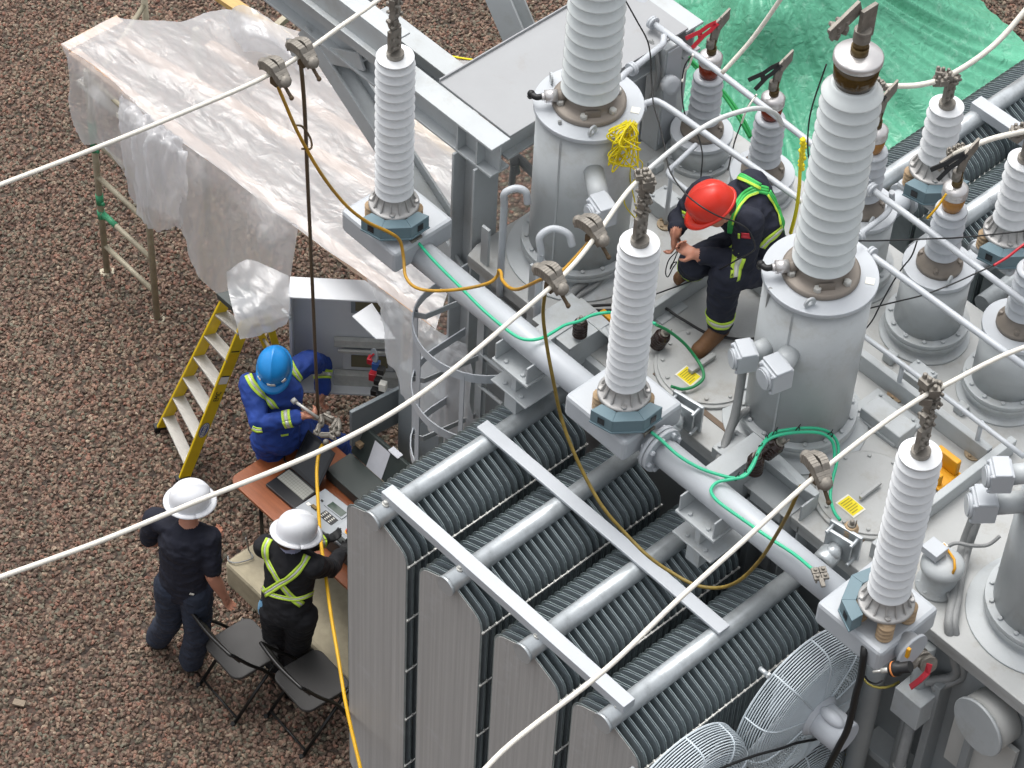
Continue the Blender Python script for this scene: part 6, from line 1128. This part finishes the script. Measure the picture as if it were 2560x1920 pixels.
    def ribbon(s, hits, w_, name, mats, cut, off):
        if len(hits) < 3: return
        rows = []
        for i, (p, nn) in enumerate(hits):
            t = (hits[min(i + 1, len(hits) - 1)][0] - hits[max(i - 1, 0)][0]).normalized(); sd2 = t.cross(nn).normalized(); row = []
            for k in (-.5, -cut / 1.4 / 1.5, cut / 1.4 / 1.5, .5):
                q = p + sd2 * w_ * k; g = s.bvh.find_nearest(q); row.append(g[0] + g[1] * off if g[0] is not None else q)
            rows.append(row)
        for j in range(4):
            for _ in range(2):
                for i in range(1, len(rows) - 1): rows[i][j] = (rows[i - 1][j] + rows[i][j] * 2 + rows[i + 1][j]) / 4
        mb = MB(); n4 = 4; vs = [p for r in rows for p in r]
        for j in range(3): mb.add(vs, [(i * n4 + j, i * n4 + j + 1, (i + 1) * n4 + j + 1, (i + 1) * n4 + j) for i in range(len(rows) - 1)], True, 1 if j == 1 and len(mats) > 1 else 0)
        o = mb.build(name, list(mats), s.o); m_ = o.modifiers.new('Solid', 'SOLIDIFY'); m_.thickness = .004; m_.offset = 0
    def band(s, p, q, t, w_, name='reflective_band', mats=(HIVIS, SILV), rad=.14):
        p, q = V(p), V(q); d = (q - p).normalized(); c = p.lerp(q, t); e = d.orthogonal().normalized(); f = d.cross(e); rows = []
        for k in range(33):
            a = 2 * PI * k / 32; r_ = e * math.cos(a) + f * math.sin(a); row = []
            for u_ in (-.5, -.2, .2, .5):
                o = c + d * u_ * w_; h = s.bvh.ray_cast(o, r_, rad); row.append((h[0] if h[0] is not None else o + r_ * .07) + r_ * .005)
            rows.append(row)
        mb = MB(); vs = [x for r in rows for x in r]
        for j in range(3): mb.add(vs, [(i * 4 + j, i * 4 + j + 1, (i + 1) * 4 + j + 1, (i + 1) * 4 + j) for i in range(32)], True, 1 if j == 1 else 0)
        o = mb.build(name, list(mats), s.o); o.modifiers.new('Solid', 'SOLIDIFY').thickness = .003
    def hat(s, c, fwd, up, m, brim='full', sc_=1.0):
        fwd = V(fwd).normalized(); up = V(up); up = (up - fwd * up.dot(fwd)).normalized(); sd2 = fwd.cross(up); M = Matrix((sd2, fwd, up)).transposed(); mb = MB(); n = 40; rings = []
        prof = [(1.0, 0), (1.0, .02), (.985, .05), (.93, .085), (.82, .115), (.62, .138), (.36, .152), (.12, .157), (.001, .158)]
        for r_, z in prof: rings.append([c + M @ V((.118 * sc_ * r_ * math.cos(2 * PI * k / n), .14 * sc_ * r_ * math.sin(2 * PI * k / n), z * sc_ + (.012 * math.exp(-(r_ * math.cos(2 * PI * k / n) / .12) ** 2) if r_ < .95 else 0))) for k in range(n + 1)])
        mb.grid(rings); hb = mb.build('hard_hat', m, s.o)
        rings = []
        for j in range(4):
            rr = []
            for k in range(n + 1):
                a = 2 * PI * k / n; ex = (.034 + .012 * max(0, math.sin(a))) if brim == 'full' else (.012 + .05 * max(0, math.sin(a)) ** 2); rr.append(c + M @ V(((.116 * sc_ + ex * j / 3) * math.cos(a), (.138 * sc_ + ex * j / 3) * math.sin(a), .006 - .012 * (j / 3) ** 2)))
            rings.append(rr)
        mb = MB(); mb.grid(rings); o = mb.build('hat_brim', m, hb); o.modifiers.new('Solid', 'SOLIDIFY').thickness = .005
        return hb, M
    def face(s, c, fwd, up):
        fwd = V(fwd).normalized(); up = V(up); up = (up - fwd * up.dot(fwd)).normalized(); sd2 = fwd.cross(up)
        for k in (-1, 1): mb = MB(); mb.ball(c + fwd * .083 + sd2 * k * .032 + up * .012, .0115, n=10); e = mb.build('eye', LABW, s.o); mb = MB(); mb.ball(c + fwd * .0915 + sd2 * k * .032 + up * .012, .0055, n=8); mb.build('iris', HAIR, e)
        mb = MB(); mb.ball(c + fwd * .101 - up * .052, .01, 2.2, .5, .5, Matrix((sd2, fwd, up)).transposed(), n=10); mb.build('mouth', mat('lips', '#8f4f44', .5), s.o)
ZV = V((0, 0, 1))
def torso(b, pel, chest, neck, shL, shR, hipL, hipR, fwd, reg, rw=(.165, .16, .175), fl=.72):
    f = V(fwd).normalized(); mid = pel.lerp(chest, .5)
    b.cap(pel, mid, rw[0], rw[1], reg, f, fl); b.cap(mid, chest, rw[1], rw[2], reg, f, fl); b.cap(chest, chest.lerp(neck, .55), rw[2], .11, reg, f, .8)
    for s in (shL, shR): b.cap(chest.lerp(neck, .5), s, .09, .075, reg)
    b.cap(hipL, hipR, .112, .112, reg, f, .95)
def boot(b, ankle, toe, reg, sc_=1.0, heel=.07):
    d = toe - ankle; d.z = 0; d.normalize(); h = V((ankle.x, ankle.y, toe.z)) - d * .03; b.cap(ankle + ZV * .05, V((ankle.x, ankle.y, toe.z + .03)) - d * .01, .058, .05, reg); b.cap(h + ZV * .012, toe - d * .04 + ZV * .008, .043 * sc_, .046 * sc_, reg); b.cap(V((ankle.x, ankle.y, toe.z + .05)), toe - d * .06 + ZV * .02, .05, .042, reg)
# -- man in navy shirt
b = Body(); f = V((-.43, .9, 0)).normalized(); neck = P(469, 1307, 1.55); shL, shR = P(389, 1297, 1.46), P(522, 1342, 1.46); pel = P(458, 1452, 1.0); hipL, hipR = P(428, 1462, .93), P(490, 1480, .93); chest = neck.lerp(pel, .34) - f * .0
torso(b, pel, chest, neck - ZV * .03, shL, shR, hipL, hipR, f, 'shirt', (.165, .17, .185), .74)
hc = P(474, 1262, 1.66); b.head(hc, (.15, 1, -.15), (0, 0, 1)); b.cap(neck - ZV * .04, hc - ZV * .05 - f * .01, .062, .06, 'skin'); b.cap(hc - V((0, .045, 0)) - ZV * .005, hc - V((0, .05, 0)) + ZV * .03, .068, .075, 'hair')
elR, haR, elL, haL = P(531, 1440, 1.17), P(560, 1490, .95), P(370, 1352, 1.18), V((-9.42, 6.66, 1.12))
for s, e, h, sd2 in ((shR, elR, haR, -1), (shL, elL, haL, 1)):
    b.limb([(s, .075), (s.lerp(e, .5), .068), (s.lerp(e, .8), .064)], 'shirt'); b.limb([(s.lerp(e, .7), .05), (e, .047), (e.lerp(h, .35), .046), (h, .03)], 'skin')
b.hand(haR, (haR - elR) + V((0, .02, -.1)), V((-.9, -.4, 0)), 1, .35, 'skin'); b.hand(haL, (haL - elL), V((0, 0, -1)), -1, .6, 'skin')
knL, knR, anL, anR = P(425, 1545, .5), P(494, 1582, .5), P(396, 1592, .1), P(478, 1648, .1)
for hp, kn, an in ((hipL, knL, anL), (hipR, knR, anR)):
    b.limb([(hp, .115), (hp.lerp(kn, .5), .1), (kn, .085), (kn.lerp(an, .5), .085), (an, .082)], 'trousers'); boot(b, an, an + f * .19 - ZV * .06, 'boot')
b.build('person', 'man in white hard hat and navy short sleeved shirt standing on the gravel', dict(shirt=NAVYT, skin=SKIN, trousers=NAVYP, boot=BOOTD, hair=HAIR), cloth=('shirt', 'trousers'), amp=.009, seed=1)
b.hat(hc + ZV * .045, (.35, 1, -.12), (.06, -.05, 1), HATW); b.face(hc, (.15, 1, -.15), (0, 0, 1)); b.stripe([(474, 1483), (480, 1484), (485, 1485)], .018, 'pocket_label', (LABW, LABW), n=4)
# -- man with crossed reflective straps
b = Body(); f = V((-.3, .95, 0)).normalized(); shL, shR = P(664, 1368, 1.4), P(784, 1415, 1.38); neck = (shL + shR) / 2 + ZV * .08 + f * .05; pel = P(716, 1512, .98); hipL, hipR = P(690, 1520, .93), P(752, 1538, .93); chest = neck.lerp(pel, .33)
torso(b, pel, chest, neck, shL, shR, hipL, hipR, f, 'coverall', (.175, .165, .18), .78)
hc = P(734, 1342, 1.55); hf = V((.45, .9, -.45)); hu = V((.1, .35, 1)); b.head(hc, hf, hu); b.cap(neck - ZV * .03, hc - ZV * .05, .06, .058, 'skin'); b.cap(neck - f * .02 - ZV * .035, neck - f * .02 + ZV * .015, .077, .072, 'collar'); b.cap(hc - V((.01, .05, 0)), hc - V((.01, .05, -.03)), .066, .072, 'hair')
elR, haR, elL, haL = P(826, 1420, 1.1), P(852, 1385, 1.02), P(742, 1372, 1.1), P(812, 1350, 1.03)
for s, e, h, sd2 in ((shR, elR, haR, -1), (shL, elL, haL, 1)):
    b.limb([(s, .078), (s.lerp(e, .5), .068), (e, .06), (e.lerp(h, .9), .046)], 'coverall'); b.hand(h, h - e, V((0, 0, -1)), sd2, .5, 'glove')
knL, knR, anL, anR = P(690, 1580, .5), P(744, 1598, .5), P(690, 1650, .1), P(742, 1668, .1)
for hp, kn, an in ((hipL, knL, anL), (hipR, knR, anR)):
    b.limb([(hp, .108), (hp.lerp(kn, .5), .1), (kn, .088), (kn.lerp(an, .5), .085), (an, .08)], 'coverall'); boot(b, an, an + f * .19 - ZV * .06, 'boot')
b.build('person', 'man in white hard hat and black coverall with crossed reflective straps working at the table', dict(coverall=BLACKC, skin=SKIN, collar=mat('lilac_collar', '#8d8fa6', .8), glove=GLOVE, boot=BOOTD, hair=HAIR), cloth=('coverall',), amp=.009, seed=5)
ht, M_ = b.hat(hc + hu.normalized() * .045, hf + V((0, 0, .2)), hu, HATW)
mb = MB(); c = hc + hu.normalized() * .135; vd = (CAM - c).normalized(); p_ = P(753, 1317, c.z + .03); mb.box(hc + hu.normalized() * .15 + V((.055, -.035, -.0)), (.03, .03, .012), Matrix.Rotation(.5, 3, 'Y') @ Matrix.Rotation(.3, 3, 'X')); mb.build('hat_sticker', BRNSTRIP, ht)
sx = lambda L_: [(340 + u_ / 2.2417, 1160 + v_ / 2.2417) for u_, v_ in L_]
b.stripe(sx([(748, 420), (724, 470), (731, 530), (770, 605), (822, 685), (880, 752), (930, 788)]), .05); b.stripe(sx([(960, 515), (930, 570), (868, 632), (800, 675), (725, 728)]), .05, off=.009); b.stripe(sx([(695, 665), (730, 715), (800, 742), (880, 755), (930, 748), (1000, 715)]), .035, off=.007); b.band(elL, haL, .8, .05)
mb = MB(); p_ = b.bvh.ray_cast(CAM, ray(653, 1505).normalized())[0]
if p_: q = p_ + (CAM - p_).normalized() * .02; mb.grid([[q + V((.03 * math.cos(a) * r_, .02 * math.sin(a) * r_, -z)) for a in [k * PI / 4 for k in range(9)]] for z, r_ in ((-.02, .3), (.02, .8), (.08, 1.1), (.13, .9), (.17, .3))]); mb.build('blue_rag', RAG, b.o)
b.face(hc, hf, hu)
# -- man in blue coverall
b = Body(); f = V((.62, -.78, 0)).normalized(); shR, shL = P(626, 962, 1.42), P(772, 903, 1.42); neck = (shL + shR) / 2 + ZV * .06 + f * .06; pel = P(694, 1090, 1.0); hipR, hipL = P(668, 1096, .93), P(742, 1078, .93); chest = neck.lerp(pel, .33) - f * .02
torso(b, pel, chest, neck, shL, shR, hipL, hipR, f, 'coverall', (.155, .145, .175), .72)
hu = V((.35, -.42, .85)).normalized(); hf = V((.55, -.6, -.55)); hc = P(684, 912, 1.66) - hu * .09; b.head(hc, hf, hu); b.cap(neck - ZV * .03, hc - hu * .04, .06, .06, 'skin'); b.cap(hc - hf.normalized() * .05, hc - hf.normalized() * .05 + hu * .03, .066, .072, 'hair'); b.cap(hc - hu * .1 + hf.normalized() * .0, hc - hu * .13 + hf.normalized() * .02, .06, .07, 'under')
elR, haR, elL, haL = P(650, 1060, 1.26), P(756, 1040, 1.34), P(806, 912, 1.2), P(807, 982, 1.08)
for s, e, h, sd2 in ((shR, elR, haR, -1), (shL, elL, haL, 1)):
    b.limb([(s, .08), (s.lerp(e, .5), .07), (e, .064), (e.lerp(h, .86), .05)], 'coverall'); b.cap(e.lerp(h, .8), h, .034, .03, 'skin')
b.hand(haR, (P(790, 1036, 1.32) - haR), V((.3, .2, -1)), 1, 1.0, 'skin'); b.hand(haL, (P(800, 1020, 1.0) - haL), V((-.5, -.6, 0)), -1, .8, 'skin')
knR, knL, anR, anL = P(692, 1178, .5), P(846, 1112, .52), P(706, 1284, .12), P(858, 1190, .1)
for hp, kn, an in ((hipL, knL, anL), (hipR, knR, anR)):
    b.limb([(hp, .115), (hp.lerp(kn, .5), .1), (kn, .085), (kn.lerp(an, .5), .082), (an, .078)], 'coverall'); boot(b, an, an + f * .19 - ZV * .06, 'boot')
b.build('person', 'man in blue hard hat and blue coverall holding a clamp tool', dict(coverall=BLUEC, skin=SKIN, boot=BOOTD, hair=HAIR, under=BLACKC), cloth=('coverall',), amp=.011, seed=9)
ht, M_ = b.hat(hc + hu * .045, hf, hu, HATB, 'cap', .98)
for a, w_, z in ((0, .06, .05), (-.75, .035, .055), (.75, .035, .055)):
    mb = MB(); fx = hf - hu * hf.dot(hu); fx.normalize(); sx2 = fx.cross(hu); rr = []
    for i in range(5):
        aa = a + (i / 4 - .5) * w_ / .13; d = fx * math.cos(aa) + sx2 * math.sin(aa); rr.append([hc + hu * (.045 + z + k * .03) + (fx * math.cos(aa) * .142 + sx2 * math.sin(aa) * .121) * (.995 - k * .035) + d * .004 for k in (-.3, .4, 1.0)])
    mb.grid(rr); o = mb.build('hat_sticker', LABW, ht); o.modifiers.new('Solid', 'SOLIDIFY').thickness = .003
sx = lambda L_: [(340 + u_ / 3.072, 680 + v_ / 3.072) for u_, v_ in L_]
b.stripe(sx([(862, 790), (900, 865), (960, 930), (1020, 990), (1072, 1045)]), .055); b.stripe(sx([(1180, 690), (1215, 760), (1252, 820), (1285, 880), (1325, 925), (1345, 980), (1340, 1040)]), .05); b.band(elR, haR, .66, .06); b.band(elL, haL, .35, .06); b.stripe(sx([(895, 1195), (930, 1212), (970, 1212)]), .04); b.stripe(sx([(1115, 1255), (1140, 1250), (1170, 1246)]), .014, 'pocket_trim', (HIVIS, HIVIS), n=4); b.face(hc, hf, hu)
c = P(822, 1066, 1.3); CT = thing('clamp_tool', c, 'metal clamp tool with a long silver handle held by the man in blue', 'clamp tool')
mb = MB(); mb.cyl(P(735, 1002, 1.42), P(796, 1045, 1.34), .011, n=12); mb.cyl(P(731, 998, 1.425), P(739, 1006, 1.415), .02, n=12); mb.build('handle', ROD, CT)
mb = MB(); rnd = random.Random(3)
for px, py, s, L_ in ((803, 1052, .03, 2.0), (822, 1046, .035, 1.8), (838, 1070, .042, 1.7), (846, 1062, .03, 2.2), (816, 1088, .026, 2.4), (795, 1074, .024, 2.4), (830, 1092, .022, 2.0)):
    M = Matrix.Rotation(rnd.uniform(-1.2, 1.2), 3, 'Z') @ Matrix.Rotation(rnd.uniform(-.6, .6), 3, 'X'); o = P(px, py, 1.3 + rnd.uniform(-.02, .02)); mb.ball(o, s, L_, .8, .75, M, 14); mb.box(o, (s * 2.2 * L_ * .6, s * .5, s * 2.0), M); mb.bolt(o + M @ V((s * L_ * .6, 0, s * .8)), M @ V((0, 0, 1)), .011, .02)
for px, py in ((790, 1080), (820, 1035), (845, 1085), (815, 1105)): mb.ball(P(px, py, 1.3), .022, n=10)
mb.build('clamp_jaws', CLAMPM, CT, .006)
# -- worker in red hat on the lid
b = Body(); f = V((-.3, -.95, 0)).normalized(); shL, shR = P(1872, 555, 4.55), P(1762, 478, 4.5); pel = P(1912, 632, 4.12); neck = (shL + shR) / 2 + V((-.04, -.06, .06)); hipL, hipR = P(1918, 660, 4.1), P(1862, 612, 4.1); chest = neck.lerp(pel, .38) + V((.02, .06, .05))
torso(b, pel, chest, neck, shL, shR, hipL, hipR, f, 'coverall', (.165, .175, .185), .82); b.cap(P(1880, 470, 4.6), P(1905, 560, 4.4), .1, .12, 'coverall')
hu = (ZV * .78 + f * .5 + V((-.18, 0, 0))).normalized(); hf = (f * .75 - ZV * .65 + V((-.25, 0, 0))).normalized(); hc = P(1771, 500, 4.78) - hu * .1; b.head(hc, hf, hu); b.cap(neck, hc - hu * .04, .062, .06, 'skin'); b.cap(hc - hf * .05, hc - hf * .05 + hu * .03, .066, .072, 'hair'); b.cap(neck - V((0, -.03, .02)), neck + V((0, -.02, .03)), .085, .08, 'coverall')
elL, haL, elR, haR = P(1858, 655, 4.27), P(1742, 637, 4.33), P(1700, 545, 4.28), P(1698, 580, 4.3)
b.limb([(shL, .083), (shL.lerp(elL, .5), .075), (elL, .068), (elL.lerp(haL, .84), .05)], 'coverall'); b.cap(elL.lerp(haL, .78), haL, .036, .032, 'skin'); b.limb([(shR, .08), (elR + V((.02, .04, .05)), .07), (elR, .062), (P(1690, 572, 4.3), .046)], 'coverall'); b.cap(P(1692, 570, 4.3), P(1688, 586, 4.31), .034, .032, 'skin')
b.hand(haL, P(1700, 618, 4.32) - haL, V((.1, .35, -1)), 1, .8, 'skin', 1.05); b.hand(P(1686, 588, 4.31), P(1686, 618, 4.24) - P(1686, 588, 4.31), V((.8, .3, -.4)), -1, .7, 'skin', 1.05)
knL, anL, toeL = P(1812, 690, 4.22), P(1800, 812, 3.83), P(1738, 887, 3.755); knR, anR, toeR = P(1740, 655, 4.2), P(1730, 670, 3.83), P(1688, 702, 3.755)
for hp, kn, an, toe in ((hipL, knL, anL, toeL), (hipR, knR, anR, toeR)):
    b.limb([(hp, .12), (hp.lerp(kn, .5), .105), (kn, .09), (kn.lerp(an, .45), .088), (kn.lerp(an, .92), .075)], 'coverall'); boot(b, an, toe, 'boot', 1.1)
b.build('person', 'worker in red hard hat, navy coverall and green harness crouching on the lid', dict(coverall=NAVYC, skin=SKIN, boot=BOOT, hair=HAIR), cloth=('coverall',), amp=.011, seed=13, vox=.007)
b.hat(hc + hu * .045, hf, hu, HATR, 'cap', 1.0)
sx = lambda L_: [(1600 + u_ / 3.073, 380 + v_ / 3.073) for u_, v_ in L_]
G2 = (GRNH, GRNH)
b.stripe(sx([(700, 625), (702, 560), (722, 480), (760, 395), (815, 325), (900, 285), (985, 300)]), .05, 'harness_strap', G2); b.stripe(sx([(720, 560), (740, 480), (775, 410), (830, 345), (905, 308)]), .014, 'harness_trim', (HIVIS, HIVIS), off=.009); b.stripe(sx([(565, 195), (610, 165), (660, 160), (720, 168), (790, 195), (860, 235), (920, 270)]), .045, 'harness_strap', G2); b.stripe(sx([(640, 185), (700, 180), (780, 210), (860, 250), (920, 280)]), .014, 'harness_trim', (HIVIS, HIVIS), off=.009)
b.stripe(sx([(985, 310), (1035, 390), (1075, 470), (1095, 540), (1100, 610)]), .05, 'harness_strap', G2); b.stripe(sx([(975, 330), (1020, 405), (1055, 480), (1075, 560)]), .014, 'harness_trim', (HIVIS, HIVIS), off=.009); b.stripe(sx([(1110, 575), (1050, 625), (985, 680), (930, 730)]), .06, 'waist_band'); b.stripe(sx([(780, 636), (815, 640), (845, 643)]), .035, 'chest_patch', (REDP, REDP), n=4); b.stripe(sx([(762, 625), (763, 645), (764, 662)]), .012, 'chest_tab', (HIVIS, HIVIS), n=4)
b.band(elL, haL, .2, .07); b.band(knL, anL, .82, .06, rad=.16); b.band(knR, anR, .75, .06, rad=.12); b.stripe(sx([(330, 480), (380, 505), (430, 545), (470, 580)]), .06); b.face(hc, hf, hu)
cable('wire_loop', 'thin black wire loops hanging from the hands of the worker in the red hat', 'wire', [P(x, y, z) for x, y, z in ((1700, 612, 4.36), (1692, 628, 4.3), (1672, 650, 4.25), (1664, 680, 4.15), (1670, 692, 4.12), (1682, 670, 4.18), (1692, 655, 4.22), (1680, 660, 4.2), (1676, 672, 4.17), (1690, 640, 4.28), (1698, 618, 4.35))], .0035, BLKC)
